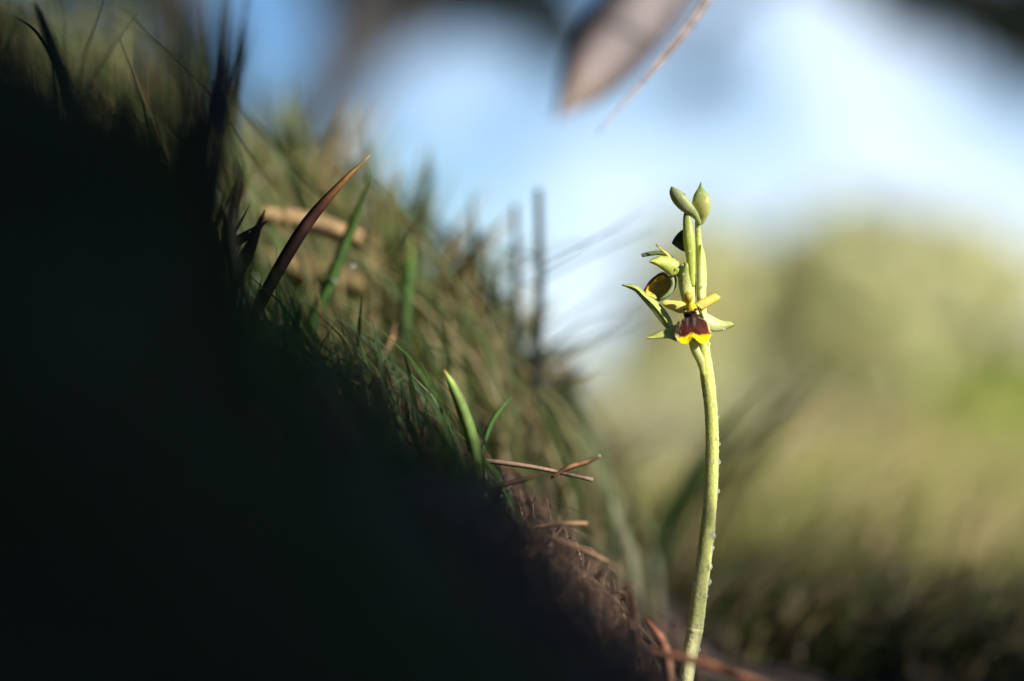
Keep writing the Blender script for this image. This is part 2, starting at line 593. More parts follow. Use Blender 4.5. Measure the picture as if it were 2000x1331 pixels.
# ------------------------------------------------------------------ trees and shrubs
def leaf_cloud(blobs, n, size, cols, wts, seed, elong=1.8):
    """leaf sized diamonds spread through ellipsoids (centre, radii)"""
    r = np.random.RandomState(seed)
    vol = np.array([b[1][0] * b[1][1] * b[1][2] for b in blobs]); vol = vol / vol.sum()
    idx = r.choice(len(blobs), n, p=vol)
    ctr = np.array([b[0] for b in blobs])[idx]; rad = np.array([b[1] for b in blobs])[idx]
    d = r.normal(size=(n, 3)); d /= np.linalg.norm(d, axis=1)[:, None]
    p = ctr + d * rad * (r.rand(n, 1) ** .45)
    nr = d * .8 + np.array([[0, 0, .5]]) + r.normal(size=(n, 3)) * .55
    a = np.cross(nr, r.normal(size=(n, 3))); a /= np.linalg.norm(a, axis=1)[:, None]
    b = np.cross(nr, a); b /= np.linalg.norm(b, axis=1)[:, None]
    s = size * r.uniform(.6, 1.4, (n, 1))
    V = np.stack([p - a * s * elong * .5, p + b * s * .5, p + a * s * elong * .5, p - b * s * .5], 1).reshape(-1, 3)
    F = (np.arange(n)[:, None] * 4 + np.arange(4)[None]).tolist()
    clump = vnoise(p[:, 0], p[:, 2] + p[:, 1], 3.0 / max(blobs[0][1][0], .05), 3)
    c = colmix(r, n, cols, wts, .25)
    c[:, :3] *= (1 + .5 * clump)[:, None]
    return V, F, np.repeat(c, 4, 0)


def shrub(name, px, py_top, px_half, Y, n, size, cols, wts, seed, label, cat='shrub', group=None, depth=.7):
    r = random.Random(seed)
    k = .0003 * Y
    cx = (px - 1000) * k
    gz = float(ground_z(cx, Y))
    zt = (665.5 - py_top) * k
    h = zt - gz
    half = px_half * k
    root = empty(name, (cx, Y, gz))
    blobs = []
    for i in range(9):
        a = r.uniform(-1, 1)
        top = 1 - .45 * a * a
        bx = cx + a * half * .8
        bz = gz + h * r.uniform(.25, .82) * top
        rad = half * r.uniform(.3, .5)
        blobs.append(((bx, Y + r.uniform(-1, 1) * half * depth, bz), (rad, rad * .9, min(rad, h * .35))))
    V, F, C = leaf_cloud(blobs, n, size, cols, wts, seed)
    f = link('foliage', V, F, M_LEAF, root, C, smooth=False)
    tag(f, kind='stuff')
    for i in range(6):
        b = r.choice(blobs)[0]
        p0 = Vector((cx + r.uniform(-.1, .1) * half, Y, gz - .02))
        p2 = Vector(b)
        p1 = p0.lerp(p2, .5) + Vector((0, 0, h * .1))
        V, F = tube([p0, p1, p2], [h * .02, h * .014, h * .005], 6)
        link('stem', V, F, M_BARK, root)
    return tag(root, label, cat, group)


OLIVE = lin(204, 204, 156); PALEOLIVE = lin(220, 220, 186); STRAW = lin(222, 208, 164); MIDGREEN = lin(92, 108, 54)  # olive and straw leaf colours paled to carry flare haze
SG = 'sunlit shrubs behind the orchid'
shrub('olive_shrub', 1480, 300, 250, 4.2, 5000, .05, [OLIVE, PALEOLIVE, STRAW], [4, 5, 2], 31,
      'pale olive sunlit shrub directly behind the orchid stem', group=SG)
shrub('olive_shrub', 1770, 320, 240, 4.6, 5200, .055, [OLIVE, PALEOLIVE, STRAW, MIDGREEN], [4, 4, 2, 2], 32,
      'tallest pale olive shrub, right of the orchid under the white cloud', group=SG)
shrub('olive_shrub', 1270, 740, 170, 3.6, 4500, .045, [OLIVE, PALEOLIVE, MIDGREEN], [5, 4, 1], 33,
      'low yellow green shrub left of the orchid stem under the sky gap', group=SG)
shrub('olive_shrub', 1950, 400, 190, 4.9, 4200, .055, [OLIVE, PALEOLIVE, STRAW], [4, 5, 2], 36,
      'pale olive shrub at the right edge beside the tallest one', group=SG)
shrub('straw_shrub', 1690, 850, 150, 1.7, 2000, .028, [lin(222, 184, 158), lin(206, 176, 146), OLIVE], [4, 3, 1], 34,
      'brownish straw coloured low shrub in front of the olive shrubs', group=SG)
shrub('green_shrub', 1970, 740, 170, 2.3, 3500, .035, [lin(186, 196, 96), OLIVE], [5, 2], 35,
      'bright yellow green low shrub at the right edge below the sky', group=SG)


def limb(root, pts, radii, mat=None, name='limb'):
    V, F = tube([Vector(p) for p in pts], radii, 8)
    return link(name, V, F, mat or M_BARK, root)


# pine on the bank behind, whose trunk blurs at the left and whose limbs cross the top of the sky
def back_pine():
    Y = 4.0
    b = P(372, 520, Y)
    gz = float(ground_z(b.x, Y)) - .05
    root = empty('pine_tree', (b.x, Y, gz))
    V, F = tube([Vector((b.x + .02, Y, gz)), P(372, 300, Y), P(362, 60, Y), P(372, -320, Y), P(400, -900, Y)], [.085, .075, .07, .06, .02], 10)
    link('trunk', V, F, M_BARK, root)
    limb(root, [P(372, 330, Y), P(480, 330, Y), P(620, 230, Y), P(690, 130, Y), P(800, 10, Y), P(900, -120, Y)], [.07, .07, .075, .07, .06, .03])
    limb(root, [P(640, 210, Y), P(655, 90, Y), P(640, -60, Y)], [.06, .05, .02])
    limb(root, [P(370, -120, Y), P(600, -140, Y), P(860, -60, Y), P(1090, 60, Y)], [.045, .04, .03, .012])
    limb(root, [P(366, 0, Y), P(250, -60, Y), P(60, -160, Y)], [.04, .03, .012])
    blobs = [(tuple(P(x, y, Y + dy)), (a * .0012, a * .0011, c * .0012)) for x, y, a, c, dy in
             ((860, 0, 120, 55, .1), (960, 10, 120, 50, .2), (1040, 20, 110, 60, -.1), (1100, 90, 70, 60, 0), (700, -70, 130, 70, .1), (960, -110, 160, 80, 0),
              (800, 60, 50, 35, .1), (655, 150, 50, 60, .05), (330, 40, 90, 90, 0.1), (200, -60, 150, 80, 0), (420, 120, 45, 130, -.1), (120, 40, 60, 60, .1))]
    V, F, C = leaf_cloud(blobs, 2300, .032, [lin(38, 48, 44), lin(56, 56, 46), lin(44, 58, 50)], [4, 2, 2], 41, elong=4)
    f = link('crown', V, F, M_LEAF, root, C, smooth=False)
    tag(f, kind='stuff')
    tag(root, 'dark blurred pine on top of the bank with limbs crossing the sky', 'tree', 'trees around the bank')


back_pine()


# tree to the right, out of the frame but for one bare peeled limb and needle sprays at the top
def right_tree():
    Y = 7.0
    b = P(2350, 900, Y)
    gz = float(ground_z(b.x, Y)) - .05
    root = empty('leaning_tree', (b.x, Y, gz))
    V, F = tube([Vector((b.x, Y, gz)), P(2330, 300, Y), P(2200, -400, Y), P(2050, -900, Y)], [.26, .24, .2, .09], 10)
    link('trunk', V, F, M_BARK, root)
    limb(root, [P(2330, 150, Y), P(2120, 20, Y), P(1900, -60, Y), P(1700, -80, Y)], [.11, .09, .06, .02])
    limb(root, [P(2200, -390, Y), P(1700, -200, Y), P(1400, 0, Y), P(1360, 60, Y), P(1370, 160, Y)], [.11, .07, .045, .028, .012])
    blobs = [(tuple(P(x, y, Y + dy)), (a * .0021, a * .0019, c * .0021)) for x, y, a, c, dy in
             ((1960, 20, 110, 60, 0), (1900, 30, 120, 60, .1), (2000, 90, 90, 60, 0), (1780, -20, 110, 45, .1), (1800, -60, 130, 60, .1), (2040, 110, 70, 60, 0), (1680, -90, 90, 45, .1), (1360, 140, 42, 48, 0), (2150, -60, 160, 90, 0))]
    V, F, C = leaf_cloud(blobs, 1700, .066, [lin(46, 58, 56), lin(70, 74, 60)], [4, 2], 43, elong=4)
    f = link('crown', V, F, M_LEAF, root, C, smooth=False)
    tag(f, kind='stuff')
    tag(root, 'tree at the top right whose dark needle sprays hang into the sky', 'tree', 'trees around the bank')


right_tree()


M_REED = material('pale_reed_leaf', None, .6, 50, .35, translucent=.45, tint=True, stretch=(1, 1, .25))


# a dead reed leaf that rises outside the picture on the right and bows into the top of it
def reed_leaf():
    b = Vector((.52, .50, float(ground_z(.52, .50)) - .01))
    pts = [b, Vector((.50, .48, .16)), Vector((.36, .44, .33)), P(1900, -560, .54), P(1500, -310, .50), P(1270, -10, .47), P(1165, 128, .455), P(1085, 235, .44)]
    V, F = strip(pts, [.010, .014, .019, .021, .0215, .0215, .018, .0006], (.35, -1, .35), .04, 60)
    o = link('reed_leaf', V, F, M_REED, None, grad(60, 4, [(0, lin(150, 130, 100)), (.7, lin(164, 152, 154)), (.86, lin(158, 144, 142)), (.93, lin(150, 130, 120)), (1, lin(176, 172, 176))]))
    tag(o, 'broad pinkish dead reed leaf hanging into the top of the picture', 'reed leaf')


reed_leaf()

# unseen pine right behind the camera, placed and shaped to shade the bank
SH = Vector((SUN_DIR.y, -SUN_DIR.x, 0)).normalized() * -1      # across, seen from the sun
SV = SUN_DIR.cross(SH) if SUN_DIR.cross(SH).z > 0 else SH.cross(SUN_DIR)


H0, V0 = SH.dot(P(1300, 600)), SV.dot(P(1360, 600))


def sunward(t, h, v):
    h, v = h + H0 - .319, v + V0 - .055
    return SUN_DIR * t + SH * h + SV * v


def shade_pine():
    fwd = Vector((SUN_DIR.x, SUN_DIR.y, 0)).normalized()
    foot = fwd * 1.75 + SH * (SH.dot(P(1215, 557)) - .12 - .36)
    bx, by = foot.x, foot.y
    gz = -.35
    root = empty('shade_pine', (bx, by, gz))
    V, F = tube([Vector((bx, by, gz)), Vector((bx, by, .6)), Vector((bx, by, 1.5)), Vector((bx - .03, by - .03, 3.6))], [.40, .36, .35, .16], 24)
    link('trunk', V, F, M_BARK, root)
    for h, v, t in ((.80, .40, 2.2), (1.3, .42, 2.3), (.5, .34, 2.0)):
        tip = sunward(t, h, v)
        limb(root, [Vector((bx, by, 1.1)), Vector((bx, by, 1.3)).lerp(tip, .5) + Vector((0, 0, .06)), tip], [.06, .04, .012])
    blobs = [(tuple(sunward(t, h, v)), (a, a, c)) for h, v, t, a, c in
             ((.58, .34, 2.0, .17, .14), (.155, .06, 1.3, .115, .20), (.17, .22, 1.3, .10, .16), (.10, -.05, 1.2, .14, .22), (.22, .20, 1.6, .08, .10), (.60, .48, 2.1, .24, .24), (.85, .48, 2.2, .30, .3), (1.15, .68, 2.3, .34, .36), (1.5, .9, 2.4, .4, .4))]
    blobs += [(tuple(Vector(c) + SUN_DIR * 1.9), (a, a, a)) for c, a in (((-.38, 1.25, .24), .30), ((-.20, .8, .1), .2), ((-.55, 1.5, .45), .3))]
    V, F, C = leaf_cloud(blobs, 30000, .030, [lin(52, 66, 40), lin(66, 78, 48)], [4, 2], 44, elong=3)  # leaf clumps hung sunward to shade the bank, leaving the flower lit
    f = link('shade_leaves', V, F, M_LEAF, root, C, smooth=False)
    tag(f, kind='stuff')
    blobs = [((-.3, -.9, 1.4), (.9, .6, .4)), ((.6, -1.0, 1.6), (.9, .6, .5)), ((-.9, -.6, 1.1), (.5, .6, .4)), ((-.6, -1.2, .7), (.5, .35, .4))]  # overhead clumps set to hide the sky from the near bank
    V, F, C = leaf_cloud(blobs, 7000, .045, [lin(52, 66, 40), lin(66, 78, 48)], [4, 2], 45, elong=3)
    f = link('crown', V, F, M_LEAF, root, C, smooth=False)
    tag(f, kind='stuff')
    tag(root, 'broad unseen pine behind the camera, placed to shade the bank', 'tree', 'trees around the bank')


shade_pine()


# unseen bush beside the camera, added only to darken the bank
def shade_bush():
    root = empty('unseen_shade_bush', (-.75, .15, float(ground_z(-.75, .15))))
    blobs = [((-.62, .1, .62), (.36, .4, .28)), ((-.42, -.1, .55), (.28, .28, .22)), ((-.8, .5, .75), (.3, .4, .3)), ((-.25, -.35, .45), (.3, .25, .3))]
    V, F, C = leaf_cloud(blobs, 5000, .035, [lin(40, 52, 34), lin(54, 62, 40)], [3, 2], 47, elong=2.4)
    f = link('foliage', V, F, M_LEAF, root, C, smooth=False)
    tag(f, kind='stuff')
    for i, b in enumerate(blobs):
        V, F = tube([Vector((-.75, .15, float(ground_z(-.75, .15)) - .02)), Vector(b[0]) * .5 + Vector((-.38, .07, .22)), Vector(b[0])], [.02, .015, .006], 6)
        link('stem', V, F, M_BARK, root)
    tag(root, 'unseen evergreen bush added beside the camera to darken the bank', 'bush')


shade_bush()

# ------------------------------------------------------------------ grasses one can pick out
DG = 'dark blades on the shaded bank'
blade('grass_shoot', [(462, 720, .335), (505, 600, .334), (590, 450, .334), (665, 360, .333), (723, 304, .332)], 25,
      [(0, lin(54, 52, 40)), (.45, lin(92, 66, 58)), (.62, lin(160, 104, 86)), (.78, lin(216, 160, 104)), (1, lin(226, 196, 142))],  # tip colours lightened to look sunlit
      'long dark red grass blade leaning right, its straw coloured tip lightened as if sunlit', 'grass blade', taper=(.5, .95, 1, .55, .06))
blade('grass_shoot', [(180, 330, .31), (150, 230, .31), (112, 120, .31), (82, 40, .312), (68, 2, .313)], 26,
      [(0, lin(30, 38, 26)), (1, lin(48, 62, 42))], 'long dark green blade rising to the top left corner', 'grass blade', DG)
blade('grass_shoot', [(130, 220, .33), (108, 130, .33), (70, 62, .33), (22, 28, .33)], 7,
      [(0, lin(38, 44, 30)), (1, lin(52, 56, 44))], 'thin dark arched blade left of the long dark green blade', 'grass blade', DG)
blade('grass_shoot', [(75, 260, .25), (45, 190, .25), (12, 130, .25), (-20, 80, .25)], 22,
      [(0, lin(32, 36, 28)), (1, lin(42, 46, 38))], 'dark blade cut by the left edge of the picture', 'grass blade', DG)
blade('grass_shoot', [(372, 330, .25), (378, 270, .25), (384, 238, .25), (374, 200, .25), (358, 165, .25)], 18,
      [(0, lin(30, 30, 24)), (.55, lin(44, 38, 30)), (1, lin(74, 52, 38))], 'short brown blade with a kink near its tip, against the dark trunk', 'grass blade', DG)
blade('grass_shoot', [(1, 120, .22), (8, 70, .22), (0, 20, .22), (-18, -40, .22)], 36,
      [(0, lin(28, 32, 22)), (1, lin(48, 52, 28))], 'broad blurred blade at the very top left corner', 'grass blade', DG)
blade('grass_shoot', [(932, 1010, .327), (930, 900, .327), (910, 820, .326), (886, 760, .325), (867, 722, .324)], 25,
      [(0, lin(52, 74, 50)), (.4, lin(118, 146, 74)), (.9, lin(160, 184, 98)), (1, lin(206, 160, 84))], 'bright green blade with a pale tip, bent to the left', 'grass blade',
      taper=(.7, 1, 1, .75, .06))
blade('grass_shoot', [(930, 935, .342), (942, 880, .343), (958, 830, .344), (985, 790, .345), (1000, 776, .345)], 10,
      [(0, lin(40, 62, 36)), (1, lin(110, 160, 74))], 'thin green blade right of the bright bent blade', 'grass blade')
blade('grass_shoot', [(580, 690, .36), (640, 560, .36), (680, 460, .36), (708, 390, .358), (722, 345, .356), (712, 318, .356)], 24,
      [(0, lin(60, 92, 40)), (1, lin(92, 120, 58))], 'blurred green blade leaning right behind the long dark red blade', 'grass blade',
      taper=(.8, 1, .9, .35, .15, .08))
blade('grass_shoot', [(790, 700, .375), (792, 600, .375), (800, 520, .375), (803, 462, .375)], 24,
      [(0, lin(60, 84, 48)), (.7, lin(96, 132, 58)), (1, lin(168, 160, 84))], 'upright blurred green blade with a blunt tip behind the bright bent blade', 'grass blade')
blade('grass_shoot', [(424, 640, .325), (452, 560, .325), (490, 480, .325), (517, 410, .325)], 28,
      [(0, lin(34, 52, 32)), (1, lin(40, 58, 36))], 'dark green blade left of the tan dry leaf', 'grass blade', DG)
blade('grass_shoot', [(400, 520, .333), (450, 480, .333), (490, 455, .333), (522, 432, .333)], 20,
      [(0, lin(46, 48, 42)), (.8, lin(78, 78, 70)), (1, lin(120, 96, 84))], 'grey blade with dew crossing the dark green blade', 'grass blade', DG)
blade('grass_shoot', [(470, 560, .29), (455, 440, .29), (470, 360, .29), (460, 280, .29)], 22,
      [(0, lin(30, 30, 24)), (1, lin(52, 44, 34))], 'dark blurred blade standing above the dark green blade', 'grass blade', DG)
blade('grass_shoot', [(545, 760, .32), (562, 700, .32), (578, 640, .32), (588, 590, .32)], 20,
      [(0, lin(22, 30, 24)), (1, lin(32, 44, 32))], 'dark blade at the foot of the long dark red blade', 'grass blade', DG)
blade('grass_shoot', [(900, 480, .48), (800, 420, .47), (720, 365, .46), (640, 300, .45), (570, 250, .45)], 30,
      [(0, lin(60, 70, 62)), (1, lin(56, 66, 56))], 'blurred grey green blade falling to the right behind the dark red tip', 'grass blade')
blade('dry_leaf', [(705, 468, .37), (640, 445, .37), (570, 428, .37), (508, 420, .37)], 40,
      [(0, lin(150, 124, 88)), (1, lin(168, 140, 100))], 'broad tan dry leaf lying level behind the long dark red blade', 'dry leaf', mat=M_DRY, taper=(.9, 1, 1, .8), fold=.1)
blade('dry_leaf', [(720, 560, .39), (640, 540, .39), (560, 520, .39), (480, 505, .39)], 60,
      [(0, lin(128, 112, 74)), (1, lin(140, 120, 80))], 'wide faded dry leaf below the broad tan dry leaf', 'dry leaf', mat=M_DRY, taper=(.8, 1, 1, .6), fold=.15)

LG = 'dry straws lying along the crest of the bank'
blade('straw', [(838, 970, .296), (856, 935, .297), (878, 905, .298), (902, 866, .299)], 15.8,
      [(0, lin(96, 64, 40)), (.4, lin(190, 130, 70)), (.85, lin(188, 130, 74)), (1, lin(60, 46, 36))], 'stiff orange straw stub with a dark point', 'straw', LG, mat=M_DRY, taper=(.5, 1, .9, .2))
blade('straw', [(836, 905, .336), (880, 896, .334), (960, 902, .333), (1040, 913, .332), (1100, 925, .331), (1158, 938, .330)], 10.8,
      [(0, GREYTAN), (.6, lin(144, 118, 100)), (1, lin(168, 142, 124))], 'long pinkish straw lying almost level under the bright green blade', 'straw', LG, mat=M_DRY, taper=(.4, 1, 1, .7, .8))
blade('straw', [(1076, 934, .328), (1110, 914, .327), (1145, 903, .327), (1173, 890, .326)], 10.1,
      [(0, lin(120, 84, 60)), (.6, lin(166, 122, 88)), (1, lin(186, 150, 110))], 'frayed orange straw end pointing right over the long pinkish straw', 'straw', LG, mat=M_DRY, taper=(.5, 1, 1, .5))
blade('straw', [(1030, 1030, .322), (1080, 1026, .321), (1110, 1024, .32), (1148, 1023, .32)], 10.8,
      [(0, lin(120, 96, 76)), (1, lin(176, 140, 104))], 'short thick straw end below the frayed orange straw', 'straw', LG, mat=M_DRY, taper=(.5, 1, 1, .8))
blade('straw', [(1050, 1040, .318), (1110, 1062, .317), (1160, 1085, .316), (1206, 1106, .315)], 10.1,
      [(0, lin(110, 84, 66)), (.7, lin(166, 130, 98)), (1, lin(180, 146, 112))], 'tan pointed straw slanting down to the right', 'straw', LG, mat=M_DRY, taper=(.5, .9, 1, .1))
blade('straw', [(1145, 1120, .32), (1195, 1165, .32), (1250, 1225, .32), (1310, 1290, .32)], 5.0,
      [(0, lin(120, 104, 88)), (1, lin(110, 84, 66))], 'thin grey straw running down the bank to the orchid foot', 'straw', LG, mat=M_DRY, taper=(.5, 1, 1, .5))
blade('straw', [(1148, 1302, .31), (1185, 1262, .31), (1220, 1228, .31), (1250, 1200, .31)], 4.3,
      [(0, lin(84, 72, 60)), (1, lin(140, 116, 96))], 'thin straw crossing the thin grey straw near the orchid foot', 'straw', LG, mat=M_DRY, taper=(.5, 1, 1, .3))
blade('straw', [(930, 960, .325), (990, 945, .325), (1030, 935, .325), (1060, 922, .325)], 10.8,
      [(0, lin(70, 52, 38)), (1, lin(96, 70, 48))], 'dark brown straw in the shade under the long pinkish straw', 'straw', LG, mat=M_DRY)
blade('dry_leaf', [(1262, 1208, .318), (1292, 1250, .317), (1305, 1290, .316), (1312, 1345, .315)], 24,
      [(0, lin(130, 76, 56)), (.5, lin(150, 104, 82)), (1, lin(120, 88, 72))], 'curled reddish dry leaf left of the orchid foot', 'dry leaf', mat=M_DRY, taper=(.15, .8, 1, .9), fold=.8)
blade('grass_shoot', [(1235, 1262, .300), (1310, 1280, .300), (1390, 1302, .299), (1470, 1330, .298), (1600, 1385, .297)], 20,
      [(0, lin(92, 60, 46)), (.4, lin(122, 76, 54)), (1, lin(140, 98, 70))], 'reddish brown blade crossing in front of the orchid foot', 'grass blade', mat=M_DRY, taper=(.5, 1, 1, .8))
blade('dry_stalk', [(720, 760, .36), (750, 690, .36), (765, 660, .36), (772, 630, .36)], 14,
      [(0, lin(110, 86, 66)), (1, lin(160, 126, 92))], 'short pale dry stalk among the grass left of the bright bent blade', 'dry stalk', mat=M_DRY)

# a bare stem in front of the sky, and a second added for its doubled blur
SGp = 'bare dark stems standing against the sky'


def bare_stem(px, py0, py1, Y, rpx, lean, label):
    root = empty('bare_sapling', P(px, py0, Y))
    V, F = tube([P(px + lean, py0, Y), P(px + lean * .4, (py0 * 2 + py1) / 3, Y), P(px + 3, (py0 + py1 * 2) / 3, Y), P(px, py1, Y)],
                [rpx * .0003 * Y * k for k in (1.2, 1.05, 1, .75)], 8)
    link('stalk', V, F, M_DARKSTEM, root)
    r = random.Random(int(px))
    for i in range(8):
        py = py0 + (py1 - py0) * r.uniform(.35, .8)
        s = r.choice((1, 1, -1))
        a = P(px + 2, py, Y)
        b = P(px + s * r.uniform(60, 110), py - r.uniform(10, 70), Y + r.uniform(-.02, .03))
        c = P(px + s * r.uniform(150, 240), py - r.uniform(60, 130), Y + r.uniform(-.03, .04))
        V, F = tube([a, b, c], [rpx * .00009 * Y, rpx * .00006 * Y, rpx * .00002 * Y], 5)
        link('twig', V, F, M_DARKSTEM, root)
    tag(root, label, 'stem', SGp)


bare_stem(1052, 960, 370, .395, 9, -14, 'thicker bare dark stem standing against the sky, right of its thinner twin')
bare_stem(1006, 930, 400, .405, 7, -10, 'thinner bare dark stem added for the doubled blur of its twin, left of it')


# dark feathery seedling at the foot of the stems
def seedling(px, py0, py1, Y, half, label):
    root = empty('conifer_seedling', P(px, py0, Y))
    V, F = tube([P(px, py0, Y), P(px + 2, (py0 + py1) / 2, Y), P(px, py1, Y)], [.0012, .001, .0004], 6)
    link('stem', V, F, M_DARKSTEM, root)
    r = random.Random(3)
    roots_, f, c = [], [], []
    Vv, Ff, Cc = [], [], []
    for i in range(900):
        t = r.random()
        py = py0 + (py1 - py0) * t
        hw = half * (1 - t) ** .7 * r.uniform(.5, 1) + 8
        a = r.uniform(0, 2 * math.pi)
        p0 = P(px, py, Y)
        p1 = P(px + math.cos(a) * hw, py - hw * r.uniform(.1, .7), Y + math.sin(a) * hw * .0001)
        d = (p1 - p0)
        s = d.cross(Vector((r.random() - .5, r.random() - .5, r.random() - .5))).normalized() * .0011
        b = len(Vv)
        Vv += [p0 - s, p0 + s, p1]
        Ff.append((b, b + 1, b + 2))
        q = r.uniform(.7, 1.3)
        cc = lin(36, 54, 40)
        Cc += [(cc[0] * q, cc[1] * q, cc[2] * q, 1)] * 3
    o = link('needles', Vv, Ff, M_LEAF, root, Cc, smooth=False)
    tag(o, kind='stuff')
    tag(root, label, 'seedling', 'dark conifer seedlings')


seedling(1042, 1010, 690, .415, 130, 'dark feathery conifer seedling at the foot of the two bare stems')
seedling(1112, 1000, 700, .47, 70, 'smaller dark conifer seedling right of the bare stems')


# arching tussock behind the orchid stem
def tussock(name, foot, Y, tips, wpx, cols, label, seed):
    root = empty(name, P(*foot, Y))
    r = random.Random(seed)
    for (tx, ty) in tips:
        fx, fy = foot[0] + r.uniform(-30, 30), foot[1] + r.uniform(-10, 25)
        dy = r.uniform(-.03, .06)
        mx, my = fx * .55 + tx * .45 + r.uniform(-30, 10), fy * .45 + ty * .55 - r.uniform(0, 40)
        ca, cb = r.choice(cols)
        blade('blade', [(fx, fy, Y), (mx, my, Y + dy * .5), (tx, ty, Y + dy)], wpx * r.uniform(.7, 1.3),
              [(0, ca), (1, cb)], '', '', parent=root, taper=(.8, 1, .7, .05), segs=9)
    tag(root, label, 'grass tuft', 'grass tufts on the bank and the flat')


r_ = random.Random(21)
G1 = [(lin(40, 58, 28), lin(70, 92, 40)), (lin(48, 66, 30), lin(86, 104, 48)), (lin(70, 64, 40), lin(120, 110, 66))]  # dark greens carry the shade behind the stem
tussock('grass_tuft', (1240, 1200), .43, [(1320 + i * 27 + r_.uniform(-25, 25), 900 - i * 15 + r_.uniform(-70, 70)) for i in range(11)], 12, G1,
        'dark green grass tuft sweeping up to the right behind the orchid stem', 51)
tussock('grass_tuft', (1330, 1170), .55, [(1420 + i * 30 + r_.uniform(-20, 20), 800 - i * 10 + r_.uniform(-80, 80)) for i in range(11)], 12, G1,
        'taller dark grass tuft with tips in front of the olive shrubs', 52)
tussock('grass_tuft', (1290, 1180), .47, [(1450 + i * 32 + r_.uniform(-15, 15), 800 - i * 13 + r_.uniform(-60, 40)) for i in range(7)], 13, G1,
        'tallest dark grass tuft with tips just right of the stem bend', 60)
G4 = [(lin(24, 30, 20), lin(44, 56, 34)), (lin(28, 30, 22), lin(56, 60, 40)), (lin(30, 26, 20), lin(60, 50, 38))]  # blade colours darkened to hold the shade of the near bank
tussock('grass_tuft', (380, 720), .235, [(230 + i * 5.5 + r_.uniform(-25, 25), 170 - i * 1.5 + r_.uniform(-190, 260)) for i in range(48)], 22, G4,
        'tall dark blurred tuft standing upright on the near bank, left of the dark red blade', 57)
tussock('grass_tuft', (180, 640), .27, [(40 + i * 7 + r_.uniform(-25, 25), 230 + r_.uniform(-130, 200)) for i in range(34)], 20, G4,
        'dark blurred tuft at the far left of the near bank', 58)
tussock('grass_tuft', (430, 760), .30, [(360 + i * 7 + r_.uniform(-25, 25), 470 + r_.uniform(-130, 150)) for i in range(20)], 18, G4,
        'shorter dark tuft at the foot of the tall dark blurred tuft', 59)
G2 = [(lin(66, 70, 38), lin(120, 116, 66)), (lin(90, 78, 50), lin(150, 126, 84)), (lin(52, 66, 30), lin(92, 104, 46))]
G5 = [(lin(66, 78, 44), lin(128, 136, 78)), (lin(104, 92, 62), lin(190, 168, 122)), (lin(56, 62, 44), lin(96, 104, 70))]
tussock('grass_tuft', (590, 600), .46, [(470 + i * 15 + r_.uniform(-25, 25), 165 + i * 6 + r_.uniform(-110, 110)) for i in range(26)], 34, G5,
        'hazy olive tuft rising behind the long dark red blade', 63)
tussock('grass_tuft', (800, 740), .43, [(690 + i * 15 + r_.uniform(-25, 25), 285 + i * 9 + r_.uniform(-110, 110)) for i in range(28)], 26, G5,
        'hazy straw tuft rising against the sky behind the bright green blade', 64)
tussock('grass_tuft', (960, 880), .42, [(880 + i * 14 + r_.uniform(-20, 20), 445 + i * 12 + r_.uniform(-100, 90)) for i in range(22)], 22, G5,
        'hazy straw tuft at the foot of the two bare stems', 65)
tussock('grass_tuft', (1370, 1230), .45, [(1480 + i * 28, 1190 + i * 15 + r_.uniform(-50, 50)) for i in range(13)], 18, G2,
        'low straw and green tuft bowing over to the right of the orchid foot', 53)
tussock('grass_tuft', (1560, 1240), .62, [(1640 + i * 24, 980 + i * 8 + r_.uniform(-80, 80)) for i in range(12)], 18, G2,
        'brownish grass tuft in the middle of the meadow right of the orchid', 54)
G3 = [(lin(30, 38, 18), lin(56, 66, 30)), (lin(40, 44, 20), lin(66, 72, 32))]  # deep greens carry the shade of the corner
tussock('grass_tuft', (1930, 1330), .50, [(1800 + i * 26, 1130 + r_.uniform(-60, 60)) for i in range(14)], 24, G3,
        'tuft coloured dark for the shade filling the bottom right corner', 55)
tussock('grass_tuft', (1150, 1010), .50, [(1190 + i * 18, 880 - i * 12 + r_.uniform(-60, 50)) for i in range(9)], 12, G2,
        'pale straw tuft left of the orchid stem beside the conifer seedlings', 56)

# long grass stalk that bows into the top of the picture
blade('grass_stalk', [(2900, 900, .42), (2500, -300, .40), (1800, -620, .385), (1500, -220, .375), (1380, 0, .372), (1280, 130, .37), (1165, 262, .368)], 16,
      [(0, lin(150, 130, 90)), (1, lin(214, 186, 172))], 'long pale grass stalk bowing in from the top beside the bare limb', 'grass stalk',
      mat=M_DRY, taper=(1, 1, 1, 1, .9, .6, .1), segs=40)


# unseen tall grass on the right, added to shade the orchid foot and the corner
def shade_tuft(x, y, n, h0, h1, spread, seed, label):
    base = Vector((x, y, float(ground_z(x, y))))
    root = empty('shade_grass_tuft', base)
    r = random.Random(seed)
    for i in range(n):
        a = r.uniform(0, 6.28)
        p0 = base + Vector((r.uniform(-spread, spread), r.uniform(-spread, spread), -.003))
        h = r.uniform(h0, h1)
        p2 = p0 + Vector((math.cos(a) * .04, math.sin(a) * .05, h))
        p1 = p0.lerp(p2, .5) + Vector((0, 0, .015))
        V, F = strip([p0, p1, p2], [.005, .005, .0008], (math.cos(a + 1), math.sin(a + 1), .1), .2, 9)
        link('blade', V, F, M_GRASS, root, grad(9, 4, [(0, lin(70, 84, 40)), (1, lin(130, 136, 66))]))
    tag(root, label, 'grass tuft', 'grass tufts on the bank and the flat')


